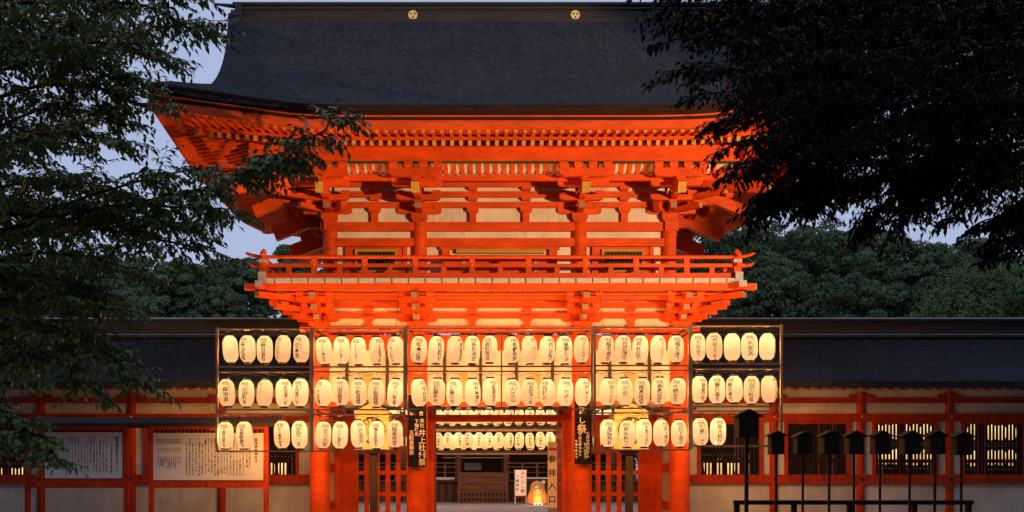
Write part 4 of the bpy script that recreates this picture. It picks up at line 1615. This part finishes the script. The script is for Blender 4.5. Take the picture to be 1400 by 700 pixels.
for s, xa_, xb_, lab in ((1, 8.8, 27, 'long dark hall in the courtyard behind the right corridor'), (-1, -28, -9.6, 'long dark hall in the courtyard behind the left corridor')):
    T = thing('courtyard_hall', ((xa_ + xb_) / 2, 21, 0), lab, 'hall')
    box('rear_wall', xa_, xb_, 23.5, 23.7, .3, 5.2, 'dark_wood', T)
    box('veranda', xa_, xb_, 20.6, 23.5, .5, .62, 'brown_wood', T)
    k = xa_
    while k < xb_:
        box('pillar', k, k + .22, 20.7, 20.9, 0, 5.0, 'brown_wood', T)
        box('shutter_panel', k + .25, k + 1.95, 23.42, 23.49, .62, 3.6, 'soot_wood', T)
        k += 2.2
    box('eave_beam', xa_, xb_, 20.65, 20.95, 4.6, 4.9, 'brown_wood', T)
    v = [(xa_ - 1, 19.4, 4.9), (xb_ + 1, 19.4, 4.9), (xb_ + 1, 26, 4.9), (xa_ - 1, 26, 4.9), (xa_ - 1, 22.7, 6.6), (xb_ + 1, 22.7, 6.6)]
    put('roof', mesh_data('roof', v, [(3, 2, 1, 0), (0, 1, 5, 4), (1, 2, 5), (2, 3, 4, 5), (3, 0, 4)], 'thatch'), T)

# offering box in front of the hall
d = 46.0
y = d - CAMD
t = thing('offering_box', (mx(661, d), y, 0), 'broad dark brown offering box with lattice base before the hall', 'offering box')
xa, xb = mx(628, d), mx(693, d)
box('body', xa + .05, xb - .05, y + .05, y + .7, 0.02, mz(647, d), 'brown_wood', t)
for zz in (mz(688, d) + .02, mz(669, d), mz(661.5, d), mz(652, d)):
    box('frame_rail', xa, xb, y, y + .75, zz, zz + .055, 'brown_wood', t)
for k in range(3):
    xx = xa + (xb - xa) * k / 2
    box('corner_post', xx - .05, xx + .05, y - .005, y + .76, 0.01, mz(646, d), 'brown_wood', t)
for k in range(12):
    xx = xa + (xb - xa) * (k + .5) / 12
    for zz in (mz(676, d), mz(683, d)):
        box('dark_hole_plate', xx - .05, xx + .05, y + .03, y + .055, zz - .08, zz + .08, 'black', t)  # black plates on the face, coloured as the shade inside lattice holes
for k in range(9):
    zz = y + .08 + k * .07
    box('lid_slat', xa + .05, xb - .05, zz, zz + .035, mz(647, d) + .001, mz(647, d) + .035, 'brown_wood', t)

# lit festival sign and glowing draped ornament
d = 44.5
y = d - CAMD
t = thing('lit_festival_sign', (mx(711, d), y, 0), 'white lit upright sign with red and grey brushed characters', 'sign')
box('sheet', mx(704, d), mx(719.5, d), y, y + .08, mz(677.5, d), mz(642.5, d), 'lit_sign', t)
for p in (704.3, 719.3):
    box('leg', mx(p, d) - .025, mx(p, d) + .025, y - .005, y + .085, 0, mz(642, d), 'board_face', t)
box('bottom_rail', mx(704, d), mx(719.5, d), y - .005, y + .085, mz(679.5, d), mz(677.6, d), 'red_old', t)
s_ = d / F
it = []
for i, ch in enumerate('みたらし祭'): it.append((ch, mx(714.5, d), mz(646.5 + i * 6.2, d), 6.0 * s_))
put('red_text', glyph_mesh('red_text', it, 'red_ink', lambda u, w: (u, y - .01, w)), t)
it = []
for i, ch in enumerate('下鴨神社'): it.append((ch, mx(707.5, d), mz(652 + i * 5.6, d), 5.0 * s_))
put('grey_text', glyph_mesh('grey_text', it, 'steel', lambda u, w: (u, y - .01, w)), t)

d = 44.0
y = d - CAMD
xc = mx(735, d)
t = thing('glowing_ornament', (xc, y, 0), 'glowing orange draped festival ornament with round bronze disc on top', 'ornament')
v, f = [], []
n = 40
zt = mz(662, d)
rows_ = 14
for j in range(rows_ + 1):
    q = j / rows_
    z = .06 + (zt - .06) * q
    rad = .44 * math.sqrt(max(.02, 1 - (q * .93) ** 2.4)) * (.92 + .08 * math.sin(q * 5))
    for i in range(n):
        a = 2 * math.pi * i / n
        rr = rad * (1 + (.09 * (1 - q)) * math.sin(a * 9 + q * 3) + .04 * math.sin(a * 17))
        v.append((xc + rr * math.cos(a), y + rr * math.sin(a) * .7, z))
for j in range(rows_):
    for i in range(n):
        f.append((j * n + i, j * n + (i + 1) % n, (j + 1) * n + (i + 1) % n, (j + 1) * n + i))
put('draped_paper', mesh_data('draped_paper', v, f, 'drape', smooth=True), t)
me = lathe_mesh('disc', [(.0, .05), (.09, .05), (.10, .03), (.29, .02), (.31, 0), (.29, -.03), (.0, -.05)], 'gilt_wood', 28, caps=False)
put('bronze_disc', me, t, Matrix.Translation((xc - .02, y - .22, mz(666.5, d))) @ Matrix.Rotation(R(75), 4, 'X'))
put('disc_boss', lathe_mesh('disc_boss', [(.0, .05), (.1, .045), (.13, .0)], 'gold', 20, caps=False), t, Matrix.Translation((xc - .02, y - .27, mz(667, d))) @ Matrix.Rotation(R(75), 4, 'X'))
for s in (-.16, 0.0, .16):
    put('white_foot', lathe_mesh('white_foot', [(.05, 0), (.065, .05), (.05, .09), (.0, .1)], 'board_face', 12), t, Matrix.Translation((xc + s, y - .3, 0)))
for a in range(5):
    an = 2 * math.pi * a / 5
    rod('pink_petal', (xc + .24 + .05 * math.cos(an), y - .26, mz(659, d) + .05 * math.sin(an)), (xc + .24 + .05 * math.cos(an), y - .24, mz(659, d) + .05 * math.sin(an)), .035, 'board_face', t, 10)
ld = bpy.data.lights.new('front_lamp', 'POINT'); ld.energy = 18; ld.color = (1, .6, .3); ld.shadow_soft_size = .05
setp(bpy.data.objects.new('front_lamp', ld), t, Matrix.Translation((xc + .0, y - .55, .25)))  # point light stands outside, in front of the drape

# rear lanterns
DR = 40.0
YR = DR - CAMD


def rear_rack(pl, pr, zrows, label, group_lab, y=YR, power_every=2, step=13.7, place=''):
    d = y + CAMD
    t = thing('lantern_rack', (wx(pl, d), y, wz(zrows[-1] + 16, d)), label, 'lantern rack', 'lantern racks in the courtyard')
    a, b = wx(pl, d), wx(pr, d)
    for r in zrows:
        for q in (-16, 15.5):
            z = wz(r + q, d)
            box('rail', a, b, y - .02, y + .02, z - .02, z + .02, 'rack_wood', t)
    for x in (a, b):
        box('rack_post', x - .03, x + .03, y + .022, y + .08, 0, wz(zrows[0] - 18, d), 'rack_wood', t)
    n = int(round((pr - pl - 6) / step))
    for j, r in enumerate(zrows):
        for i in range(n):
            px = pl + 3 + (i + .5) * (pr - pl - 6) / n
            nm = {0: 'top', len(zrows) - 1: 'bottom'}.get(j, 'middle')
            o_ = ORD[i] if i < len(ORD) else 'last'
            ins = None
            if place == 'gateway' and j >= 1:
                ins = REAR_INS[(i + j * 5) % len(REAR_INS)]
            lantern(wx(px, d), y, wz(r, d) + rng.uniform(-.02, .02), f'far lantern seen through {group_lab}, {o_} from left, {nm} row',
                    'lit lanterns in the courtyard', ins, power=(110.0 if (i % power_every == 0) else 0), far=True, name='distant_lantern')


REAR_INS = [inscription(tx, an, None, 1) for tx, an in (('山本正', 10), ('田中一', -5), ('京都会', 20), ('中村清', -20), ('林和夫', 5))]
rear_rack(589, 762, (535, 568.5, 601.5), 'lantern rack before the stage hall, seen through the gate opening', 'the open gateway', place='gateway')
rear_rack(592, 766, (572, 605), 'second lantern rack close behind the first, seen through the gate opening', 'the open gateway, hind rack', y=YR + 2.2, power_every=4, step=15)
rear_rack(450, 560, (568.5, 601.5), 'lantern rack in the courtyard, seen through the left lattice', 'the left lattice bay')
rear_rack(806, 900, (568.5, 601.5), 'lantern rack in the courtyard, seen through the right lattice', 'the right lattice bay')
rear_rack(1188, 1288, (590, 625), 'lantern rack behind the barred windows, second bay from the right edge', 'the window left of the last pillar', power_every=3)
rear_rack(1306, 1392, (591, 626), 'lantern rack behind the barred window at the right edge', 'the rightmost barred window', power_every=3)
rear_rack(958, 1024, (638,), 'low lantern rack behind the first barred window right of the gate', 'the first window right of the gate', power_every=3)
rear_rack(358, 398, (640,), 'low lantern rack behind the barred window beside the left pillar', 'the window beside the left gate pillar', power_every=3)
rear_rack(-18, 40, (650,), 'low lantern rack behind the leftmost window', 'the leftmost window', power_every=3)

# ------------------------------------------------------------------ house-shaped lamp boxes on poles and the dark rail, right foreground
DP = 18.0
yp = DP - CAMD
LAMPX = [(1020.5, 560, 597, 27, 'largest dark house-shaped wooden lamp box, under the lantern rack'),
         (1061, 589, 620, 18, 'dark house-shaped lamp box just right of the largest one'),
         (1097.5, 590, 620, 20, 'dark house-shaped lamp box in the left half of the barred window'),
         (1133.5, 589, 620, 20, 'dark house-shaped lamp box in the right half of the barred window'),
         (1167.5, 589, 620, 20, 'dark house-shaped lamp box standing before the second corridor pillar'),
         (1203, 589, 620, 20, 'dark lamp box before the left part of the glowing window'),
         (1243.5, 589, 620, 21, 'dark lamp box before the right part of the glowing window'),
         (1278, 589, 620, 20, 'dark lamp box between two glowing windows, left of the pillar'),
         (1314, 590, 621, 20, 'rightmost dark house-shaped lamp box on a pole')]
for px, y0, y1, w, lab in LAMPX:
    x = wx(px, DP)
    hw = w / 2 * DP / F
    z0, z1 = wz(y1, DP), wz(y0, DP)
    t = thing('lamp_box_on_pole', (x, yp, 0), lab, 'lamp post', 'house-shaped lamp boxes on poles')
    rr = .018 if w < 25 else .03
    box('pole', x - rr, x + rr, yp - rr, yp + rr, 0, z0, 'soot_wood', t)
    zr = z1 - hw * .62
    box('box_body', x - hw, x + hw, yp - hw, yp + hw, z0, zr, 'soot_wood', t)
    put('gable_board', extrude_profile(('gable', px), [(-hw, 0), (hw, 0), (0, hw * .5)], 2 * hw, 'soot_wood'), t, Matrix.Translation((x, yp, zr)))
    for s in (-1, 1):
        bar('roof_board', (x + s * hw * 1.45, yp, zr - hw * .16), (x, yp, z1 - .004), 2.5 * hw, .014, 'soot_wood', t)
    n = 5
    for k in range(n):
        xx = x - hw + (k + .5) * 2 * hw / n
        box('front_slat', xx - hw * .12, xx + hw * .12, yp - hw - .008, yp - hw, z0 + .02, zr - .01, 'soot_wood', t)
    box('bottom_board', x - hw * 1.08, x + hw * 1.08, yp - hw * 1.08, yp + hw * 1.08, z0 - .015, z0 - .001, 'soot_wood', t)
t = thing('dark_rail_fence', (wx(1170, DP), yp + .2, 0), 'low dark timber rail fence below the lamp boxes at right', 'fence')
box('top_rail', wx(1007, DP), wx(1337, DP), yp + .15, yp + .24, wz(690.5, DP), wz(684.5, DP), 'soot_wood', t)
box('lower_rail', wx(1007, DP), wx(1337, DP), yp + .17, yp + .22, .3, .36, 'soot_wood', t)
for px in (1011, 1090, 1167, 1256, 1331):
    box('post', wx(px, DP) - .045, wx(px, DP) + .045, yp + .152, yp + .238, 0, wz(690.5, DP), 'soot_wood', t)

# ------------------------------------------------------------------ vegetation
def leaves_mesh(name, P, D, Nn, L, Wd, m):
    """many folded leaf blades: base P, direction D, normal Nn, length L, width Wd"""
    D = D / np.linalg.norm(D, axis=1, keepdims=True)
    S = np.cross(D, Nn)
    S /= np.linalg.norm(S, axis=1, keepdims=True) + 1e-9
    U = np.cross(S, D)
    L = L[:, None]; Wd = Wd[:, None]
    fold = .22
    v0 = P
    v1 = P + D * L * .42 + S * Wd * .5 - U * Wd * fold * -1
    v2 = P + D * L - U * L * .08
    v3 = P + D * L * .42 - S * Wd * .5 + U * Wd * fold
    vm = P + D * L * .45
    n = len(P)
    V = np.stack([v0, v1, v2, v3, vm], 1).reshape(-1, 3)
    b = np.arange(n)[:, None] * 5
    Fq = np.concatenate([b + np.array([[0, 1, 4]]), b + np.array([[1, 2, 4]]), b + np.array([[4, 2, 3]]), b + np.array([[0, 4, 3]])], 1).reshape(-1, 3)
    me = bpy.data.meshes.new(name)
    me.vertices.add(len(V)); me.vertices.foreach_set('co', V.astype(np.float32).ravel())
    me.loops.add(Fq.size); me.loops.foreach_set('vertex_index', Fq.astype(np.int32).ravel())
    me.polygons.add(len(Fq)); me.polygons.foreach_set('loop_start', np.arange(0, Fq.size, 3, dtype=np.int32))
    me.update(calc_edges=True)
    me.materials.append(M[m])
    return me


def quad_mesh(name, P, Nn, size, m):
    n = len(P)
    A = nrng.normal(size=(n, 3))
    S = np.cross(Nn, A); S /= np.linalg.norm(S, axis=1, keepdims=True) + 1e-9
    T = np.cross(Nn, S); T /= np.linalg.norm(T, axis=1, keepdims=True) + 1e-9
    s = size[:, None]
    V = np.stack([P - S * s * .5, P - T * s * .32, P + S * s * .5, P + T * s * .32], 1).reshape(-1, 3)
    Fq = np.arange(4 * n).reshape(-1, 4)
    me = bpy.data.meshes.new(name)
    me.vertices.add(len(V)); me.vertices.foreach_set('co', V.astype(np.float32).ravel())
    me.loops.add(Fq.size); me.loops.foreach_set('vertex_index', Fq.astype(np.int32).ravel())
    me.polygons.add(n); me.polygons.foreach_set('loop_start', np.arange(0, 4 * n, 4, dtype=np.int32))
    me.update(calc_edges=True)
    me.materials.append(M[m])
    return me


def sample_poly(pts, t):
    n = len(pts) - 1
    k = min(int(t * n), n - 1)
    return pts[k].lerp(pts[k + 1], t * n - k)


def near_tree(label, trunk, boughs, leafmat, leaf_len, leaf_w, name, pitch=.03):
    """boughs: (points, reach of side branches, number of side branches, droop, base radius)"""
    t = thing(name, trunk[0], label, 'tree')
    tube('trunk', trunk, [.28 - .2 * i / (len(trunk) - 1) for i in range(len(trunk))], 'bark', t, 12)
    P, D, Nn = [], [], []
    tw_v, tw_f = [], []

    def stick(a, b, r0, r1):
        if (b - a).length < .01: return
        o = len(tw_v)
        x, y_, z, L = axes(a, b)
        for pp, rr in ((a, r0), (b, r1)):
            tw_v.extend([pp + y_ * rr, pp - y_ * rr * .5 + z * rr * .87, pp - y_ * rr * .5 - z * rr * .87])
        tw_f.extend([(o, o + 1, o + 4, o + 3), (o + 1, o + 2, o + 5, o + 4), (o + 2, o, o + 3, o + 5)])

    for (pts, reach, nsub, droop, r0) in boughs:
        pts = [Vector(p) for p in pts]
        tube('bough', pts, [r0 * (1 - .85 * i / (len(pts) - 1)) + .003 for i in range(len(pts))], 'bark', t, 7)
        ax = (pts[-1] - pts[0]).normalized()
        for q in range(nsub):
            tt = .12 + .88 * (q + rng.random()) / nsub
            p = sample_poly(pts, min(.999, tt))
            dr = Vector((rng.gauss(0, 1), rng.gauss(0, .9), rng.gauss(0, .42))) + ax * .7
            if q > nsub - 3: dr = ax + Vector((0, 0, -.1))
            dr.normalize()
            ln = reach * rng.uniform(.35, 1.1)
            nt_ = max(3, int(ln / .055))
            cur = p.copy()
            prev = p.copy()
            for i in range(nt_):
                d2 = (dr + Vector((0, 0, -droop * .55 * i / nt_)) + Vector((rng.gauss(0, .12), rng.gauss(0, .12), rng.gauss(0, .08)))).normalized()
                cur = cur + d2 * (ln / nt_)
                stick(prev, cur, .005 * (1 - i / nt_) + .0015, .005 * (1 - (i + 1) / nt_) + .0015)
                prev = cur.copy()
                for sgn in (-1, 1):
                    side = d2.cross(Vector((0, 0, 1)))
                    if side.length < .1: side = Vector((1, 0, 0))
                    side.normalize()
                    td = (side * sgn * rng.uniform(.5, 1) + d2 * rng.uniform(.3, .9) + Vector((0, 0, -droop * rng.uniform(.1, .7)))).normalized()
                    tl_ = rng.uniform(.05, .20)
                    e_ = cur + td * tl_
                    stick(cur, e_, .0022, .001)
                    k_ = max(2, int(tl_ / pitch))
                    for j in range(k_ + 1):
                        b = cur.lerp(e_, (j + .5) / (k_ + 1)) if j < k_ else e_
                        sd = Vector((rng.gauss(0, 1), rng.gauss(0, 1), rng.gauss(0, .35)))
                        ld_ = (td * .8 + sd * .5 + Vector((0, 0, -.15 - .40 * droop))).normalized()
                        P.append(tuple(b)); D.append(tuple(ld_))
                        Nn.append((rng.gauss(0, .35), rng.gauss(0, .35), 1.0))
    P = np.array(P); D = np.array(D); Nn = np.array(Nn)
    n = len(P)
    L = leaf_len * nrng.uniform(.6, 1.2, n)
    Wd = leaf_w * nrng.uniform(.7, 1.15, n)
    put('crown', leaves_mesh('crown', P, D, Nn, L, Wd, leafmat), t)
    put('twigs', mesh_data('twigs', tw_v, tw_f, 'bark'), t)
    print('LEAVES', name, n)
    return n


def W_(*a):
    return [wpt(*p) for p in a]


# left tree: trunk stands left of the view, boughs reach in
tl = [Vector((-7.6, -16.6, 0)), Vector((-7.4, -16.7, 2)), Vector((-7.0, -16.8, 4)), Vector((-6.6, -16.8, 6)), Vector((-6.3, -16.9, 8))]
bl = [
    (W_((-330, 100, 8.3), (-60, 20, 8.2), (90, -5, 8.0), (200, 8, 7.8), (262, 40, 7.7)), .32, 44, .7, .022),
    (W_((-330, 30, 8.3), (-60, -20, 8.2), (90, -30, 8.0), (180, -30, 7.8), (240, -15, 7.7)), .34, 30, .7, .022),
    (W_((-330, 150, 8.3), (-60, 80, 8.5), (60, 50, 8.4), (150, 60, 8.2), (215, 82, 8.1)), .30, 44, .6, .022),
    (W_((-330, 220, 8.6), (-60, 150, 9.0), (60, 115, 8.9), (130, 118, 8.7), (195, 145, 8.6)), .34, 46, .6, .022),
    (W_((-330, 300, 8.2), (-60, 230, 8.0), (40, 185, 8.0), (100, 180, 7.9), (150, 195, 7.8)), .32, 42, .6, .022),
    (W_((-330, 400, 8.4), (-60, 330, 8.4), (100, 290, 8.3), (220, 272, 8.1), (310, 250, 7.8), (385, 212, 7.6), (470, 163, 7.5)), .17, 96, .8, .022),
    (W_((30, 300, 8.3), (130, 265, 8.2), (200, 245, 8.1), (262, 232, 8.0)), .26, 30, .8, .012),
    (W_((180, 280, 8.1), (260, 284, 8.0), (320, 286, 7.9)), .20, 20, 1.0, .010),
    (W_((330, 240, 7.9), (370, 225, 7.8), (400, 222, 7.7)), .15, 10, 1.0, .008),
    (W_((-60, 330, 8.4), (60, 305, 8.5), (150, 315, 8.4), (230, 330, 8.3), (285, 342, 8.2)), .25, 40, .6, .018),
    (W_((-330, 420, 8.8), (-60, 370, 9.0), (50, 345, 9.0), (120, 350, 8.9), (180, 370, 8.8)), .36, 46, .6, .022),
    (W_((-330, 470, 8.6), (-60, 420, 8.7), (30, 405, 8.6), (80, 410, 8.5), (150, 425, 8.4)), .30, 40, .7, .02),
    (W_((-330, 520, 8.6), (-60, 455, 8.7), (50, 440, 8.6), (105, 455, 8.5), (155, 490, 8.4), (185, 522, 8.4)), .24, 52, .8, .02),
    (W_((-60, 455, 8.7), (0, 470, 8.6), (50, 485, 8.5), (90, 505, 8.5), (125, 530, 8.4)), .24, 32, .8, .014),
    (W_((-330, 600, 8.4), (-60, 540, 8.2), (0, 560, 8.1), (35, 590, 8.0), (60, 622, 8.0)), .23, 46, .9, .016),
    (W_((-330, 640, 8.4), (-100, 590, 8.2), (-30, 595, 8.1), (20, 620, 8.0)), .23, 26, .9, .014),
    (W_((-330, 60, 8.6), (-60, 40, 8.7), (50, 25, 8.8), (120, 30, 8.8), (180, 50, 8.7)), .36, 50, .6, .016),
    (W_((-330, 190, 8.6), (-60, 110, 8.7), (50, 85, 8.8), (110, 90, 8.8), (160, 108, 8.7)), .36, 50, .6, .016),
    (W_((-330, 290, 8.6), (-60, 200, 8.7), (50, 150, 8.8), (110, 150, 8.8), (165, 172, 8.7)), .34, 50, .6, .016),
    (W_((-330, 290, 8.6), (-60, 270, 8.7), (30, 250, 8.8), (90, 245, 8.8), (140, 255, 8.7)), .34, 40, .6, .016),
    (W_((-330, 290, 8.6), (-60, 285, 8.7), (100, 300, 8.4), (180, 300, 8.3), (240, 305, 8.2)), .26, 46, .6, .016),
    (W_((-330, 390, 8.6), (-60, 380, 8.7), (20, 375, 8.8), (90, 385, 8.8), (130, 400, 8.7)), .36, 50, .6, .016),
    (W_((-330, 500, 8.6), (-60, 490, 8.7), (0, 500, 8.8), (60, 470, 8.8), (110, 480, 8.7)), .30, 46, .6, .016),
    (W_((-330, 350, 9.4), (-100, 260, 9.6), (0, 200, 9.7), (80, 170, 9.7)), .55, 70, .5, .02),
    (W_((-330, 350, 9.4), (-100, 330, 9.6), (0, 290, 9.7), (90, 280, 9.7)), .55, 70, .5, .02),
    (W_((-330, 450, 9.4), (-100, 440, 9.6), (0, 430, 9.7), (60, 450, 9.7)), .45, 40, .5, .02),
    (W_((-330, 250, 9.4), (-100, 100, 9.6), (0, 50, 9.7), (110, 60, 9.7)), .55, 80, .5, .02),
    (W_((-330, 250, 10.4), (-100, 60, 10.6), (0, 0, 10.7), (130, 0, 10.7)), .65, 70, .5, .02),
]
near_tree('green broad-leaved tree whose boughs hang into the left of the view', tl, bl, 'leaf_left', .072, .036, 'leafy_tree', .034)

tr = [Vector((6.4, -17.2, 0)), Vector((6.2, -17.2, 2)), Vector((5.9, -17.3, 4.5)), Vector((5.5, -17.3, 7)), Vector((5.2, -17.3, 9))]
br = []
base = wpt(1700, 60, 7.7)
rows_ = [
    (-10, 925, 7.4, .34), (15, 925, 7.9, .28), (50, 925, 7.8, .26), (90, 940, 7.3, .26), (125, 955, 8.0, .25), (160, 985, 7.6, .25),
    (195, 1000, 8.2, .24), (225, 1010, 7.8, .23), (258, 1050, 8.1, .20), (20, 1000, 8.8, .5), (80, 1010, 8.9, .46), (140, 1040, 8.9, .48), (195, 1075, 8.6, .40), (240, 1110, 8.6, .30),
    (110, 1060, 9.8, .6), (180, 1110, 9.8, .55), (40, 1060, 9.8, .6),
    (0, 1090, 10.8, .8), (55, 1090, 10.8, .8), (105, 1090, 10.8, .8), (150, 1120, 10.8, .75), (70, 1080, 11.8, .9), (20, 1120, 11.8, .9), (130, 1130, 11.8, .8)]
for py, px, dd, sp in rows_:
    br.append(([base, wpt(1430, py - 30, dd + .2), wpt(1290, py - 20 - rng.uniform(0, 12), dd + .1), wpt(1160, py - 12, dd), wpt((px + 1160) / 2, py - 4, dd - .1), wpt(px, py + 4, dd)], sp, 62 if dd < 9 else 90, .6, .016))
br += [
    (W_((1700, 200, 8.0), (1430, 200, 8.0), (1350, 240, 7.9), (1325, 285, 7.9)), .28, 40, .9, .014),
    (W_((1700, 200, 8.0), (1450, 240, 8.0), (1390, 285, 7.9), (1372, 335, 7.9)), .24, 50, .9, .014),
    (W_((1700, 260, 8.0), (1480, 270, 8.0), (1420, 300, 7.9), (1400, 335, 7.9)), .24, 36, .9, .014),
    (W_((1330, 200, 8.1), (1230, 235, 8.1), (1150, 262, 8.0), (1100, 282, 7.9)), .20, 34, 1.0, .010),
    (W_((1330, 200, 8.1), (1250, 250, 8.1), (1210, 280, 8.0), (1188, 305, 7.9)), .18, 34, 1.0, .010),
    (W_((1330, 200, 8.1), (1270, 240, 8.1), (1240, 275, 8.0), (1232, 300, 7.9)), .18, 30, 1.0, .010),
    (W_((1700, 160, 9.4), (1450, 170, 9.4), (1300, 190, 9.3), (1180, 205, 9.2)), .40, 70, .6, .014),
    (W_((1700, 200, 9.0), (1450, 205, 9.0), (1320, 222, 8.9), (1220, 240, 8.8)), .30, 60, .6, .014),
    (W_((1700, 130, 10.4), (1450, 130, 10.4), (1320, 150, 10.3), (1200, 170, 10.2)), .6, 90, .6, .014),
    (W_((1700, 200, 8.4), (1450, 215, 8.4), (1360, 240, 8.4), (1290, 262, 8.3)), .22, 46, .7, .012),
    (W_((1300, 215, 8.4), (1200, 240, 8.4), (1120, 255, 8.3), (1060, 262, 8.3)), .22, 46, .7, .012),
    (W_((1700, 250, 8.4), (1500, 255, 8.4), (1420, 280, 8.4), (1350, 300, 8.3)), .22, 46, .9, .012),
    (W_((1100, 250, 8.0), (1050, 268, 8.0), (1045, 290, 8.0)), .14, 16, 1.0, .008),
]
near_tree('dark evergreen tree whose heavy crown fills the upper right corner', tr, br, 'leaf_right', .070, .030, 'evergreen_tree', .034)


def far_tree(px, top, d, rx, label, leafm='leaf_far', rz=None, n_puff=120, per=150, name='broadleaf_tree', droop=0.0, seed=0):
    z1 = wz(top, d)
    x = wx(px, d)
    y = d - CAMD
    rz = rz or rx * .85
    cz = z1 - rz
    t = thing(name, (x, y, 0), label, 'tree', 'trees behind the shrine')
    tube('trunk', [(x, y, 0), (x + .2, y, cz * .5), (x, y + .2, cz), (x - .3, y, cz + rz * .4)], [.55, .45, .35, .1], 'bark', t, 10)
    for q in range(5):
        a = 2 * math.pi * q / 5 + px
        tube('limb', [(x, y, cz * .8), (x + rx * .4 * math.cos(a), y + rx * .4 * math.sin(a), cz), (x + rx * .75 * math.cos(a), y + rx * .75 * math.sin(a), cz + rz * .35)], [.25, .16, .05], 'bark', t, 6)
    P, Nn, S = [], [], []
    for k in range(n_puff):
        u = nrng.normal(size=3); u /= np.linalg.norm(u)
        if u[2] < -.45: u[2] = -u[2]
        rr = nrng.uniform(.55, 1.0) if k % 3 else nrng.uniform(.25, .7)
        c = np.array([x, y, cz]) + u * np.array([rx, rx, rz]) * rr * nrng.uniform(.9, 1.06)
        pr = rx * nrng.uniform(.13, .24)
        v = nrng.normal(size=(per, 3)); v /= np.linalg.norm(v, axis=1, keepdims=True)
        v[:, 2] = np.where(v[:, 2] < -.3, -v[:, 2], v[:, 2])
        rad = pr * nrng.uniform(.75, 1.08, (per, 1))
        pp = c + v * rad * np.array([1, 1, .72])
        if droop:
            pp[:, 2] -= nrng.uniform(0, droop, per)
        P.append(pp); Nn.append(v + nrng.normal(size=(per, 3)) * .45); S.append(nrng.uniform(.13, .30, per) * (d / 70))
    put('crown', quad_mesh('crown', np.concatenate(P), np.concatenate(Nn), np.concatenate(S), leafm), t)


FT = [
    (1008, 305, 68, 4.4, 'round dark green tree just right of the gate roof, behind the corridor', 'leaf_far'),
    (1075, 318, 72, 4.2, 'round dark green tree, second from the gate on the right', 'leaf_far'),
    (1140, 312, 76, 4.4, 'tallest-looking rounded green tree in the middle of the right-hand group', 'leaf_far'),
    (1205, 320, 70, 4.2, 'rounded green tree below the hanging dark leaves at right', 'leaf_far'),
    (1268, 340, 68, 3.6, 'lower dark green tree sloping down towards the right edge', 'leaf_far'),
    (1320, 330, 92, 5.0, 'far dark tree showing behind the group near the right edge', 'leaf_far'),
    (1345, 362, 52, 3.6, 'paler green drooping tree at the right edge behind the corridor', 'leaf_far_pale'),
    (1412, 350, 55, 4.0, 'paler green tree cut off by the right edge', 'leaf_far_pale'),
    (960, 345, 80, 4.2, 'dark green tree partly hidden behind the balcony corner at right', 'leaf_far'),
    (1050, 372, 60, 3.2, 'low dark green tree in front of the right-hand group', 'leaf_far'),
    (1165, 378, 58, 3.4, 'low dark green tree directly above the right corridor ridge', 'leaf_far'),
    (1250, 385, 58, 2.8, 'small low dark tree above the right corridor ridge', 'leaf_far'),
    (400, 343, 84, 4.0, 'dark tree showing beside the left end of the balcony', 'leaf_far'),
    (322, 352, 80, 4.0, 'blue-green tree just left of the balcony', 'leaf_far'),
    (245, 352, 62, 2.7, 'paler rounded green tree behind the left corridor', 'leaf_far_pale'),
    (180, 350, 80, 4.2, 'dark rounded tree behind the left corridor, left of the pale one', 'leaf_far'),
    (110, 348, 72, 4.2, 'dark tree mostly hidden behind the hanging left boughs', 'leaf_far'),
    (40, 345, 74, 4.2, 'dark tree hidden behind dense leaves near the left edge', 'leaf_far'),
    (-30, 340, 74, 4.4, 'dark tree at the left edge behind the near boughs', 'leaf_far'),
    (290, 392, 60, 2.6, 'low dark green tree above the left corridor ridge', 'leaf_far'),
    (180, 395, 58, 2.8, 'low dark tree above the left corridor ridge, below the boughs', 'leaf_far'),
]
for px, top, d, rx, lab, lm in FT:
    far_tree(px, top, d, rx, lab, lm, rz=rx * .9, n_puff=150 if rx > 3 else 100, per=210, droop=(1.0 if lm.endswith('pale') and px > 1300 else 0))
# the wood that closes the view behind them
P, Nn, S = [], [], []
for k in range(900):
    x = nrng.uniform(-95, 110)
    y = nrng.uniform(78, 100)
    c = np.array([x, y, nrng.uniform(1, 1.6 + (HY - 385) * (y + 25) / F)])
    v = nrng.normal(size=(70, 3)); v /= np.linalg.norm(v, axis=1, keepdims=True)
    v[:, 2] = np.abs(v[:, 2])
    P.append(c + v * nrng.uniform(1.4, 2.2)); Nn.append(v + nrng.normal(size=(70, 3)) * .4); S.append(nrng.uniform(.5, .9, 70))
tag(put('far_wood', quad_mesh('far_wood', np.concatenate(P), np.concatenate(Nn), np.concatenate(S), 'leaf_far')), kind='stuff')

# the wood the approach runs through: behind, beside and over the camera
P, Nn, S = [], [], []
cs = []
for k in range(1700):
    cs.append((nrng.uniform(-60, 60), nrng.uniform(-56, -32), nrng.uniform(.5, 27)))
for k in range(600):
    cs.append((nrng.choice((-1, 1)) * nrng.uniform(19, 32), nrng.uniform(-31, -6), nrng.uniform(.5, 19)))
for c in cs:
    v = nrng.normal(size=(60, 3)); v /= np.linalg.norm(v, axis=1, keepdims=True)
    P.append(np.array(c) + v * nrng.uniform(1.2, 2.3)); Nn.append(v + nrng.normal(size=(60, 3)) * .4); S.append(nrng.uniform(.6, 1.1, 60))
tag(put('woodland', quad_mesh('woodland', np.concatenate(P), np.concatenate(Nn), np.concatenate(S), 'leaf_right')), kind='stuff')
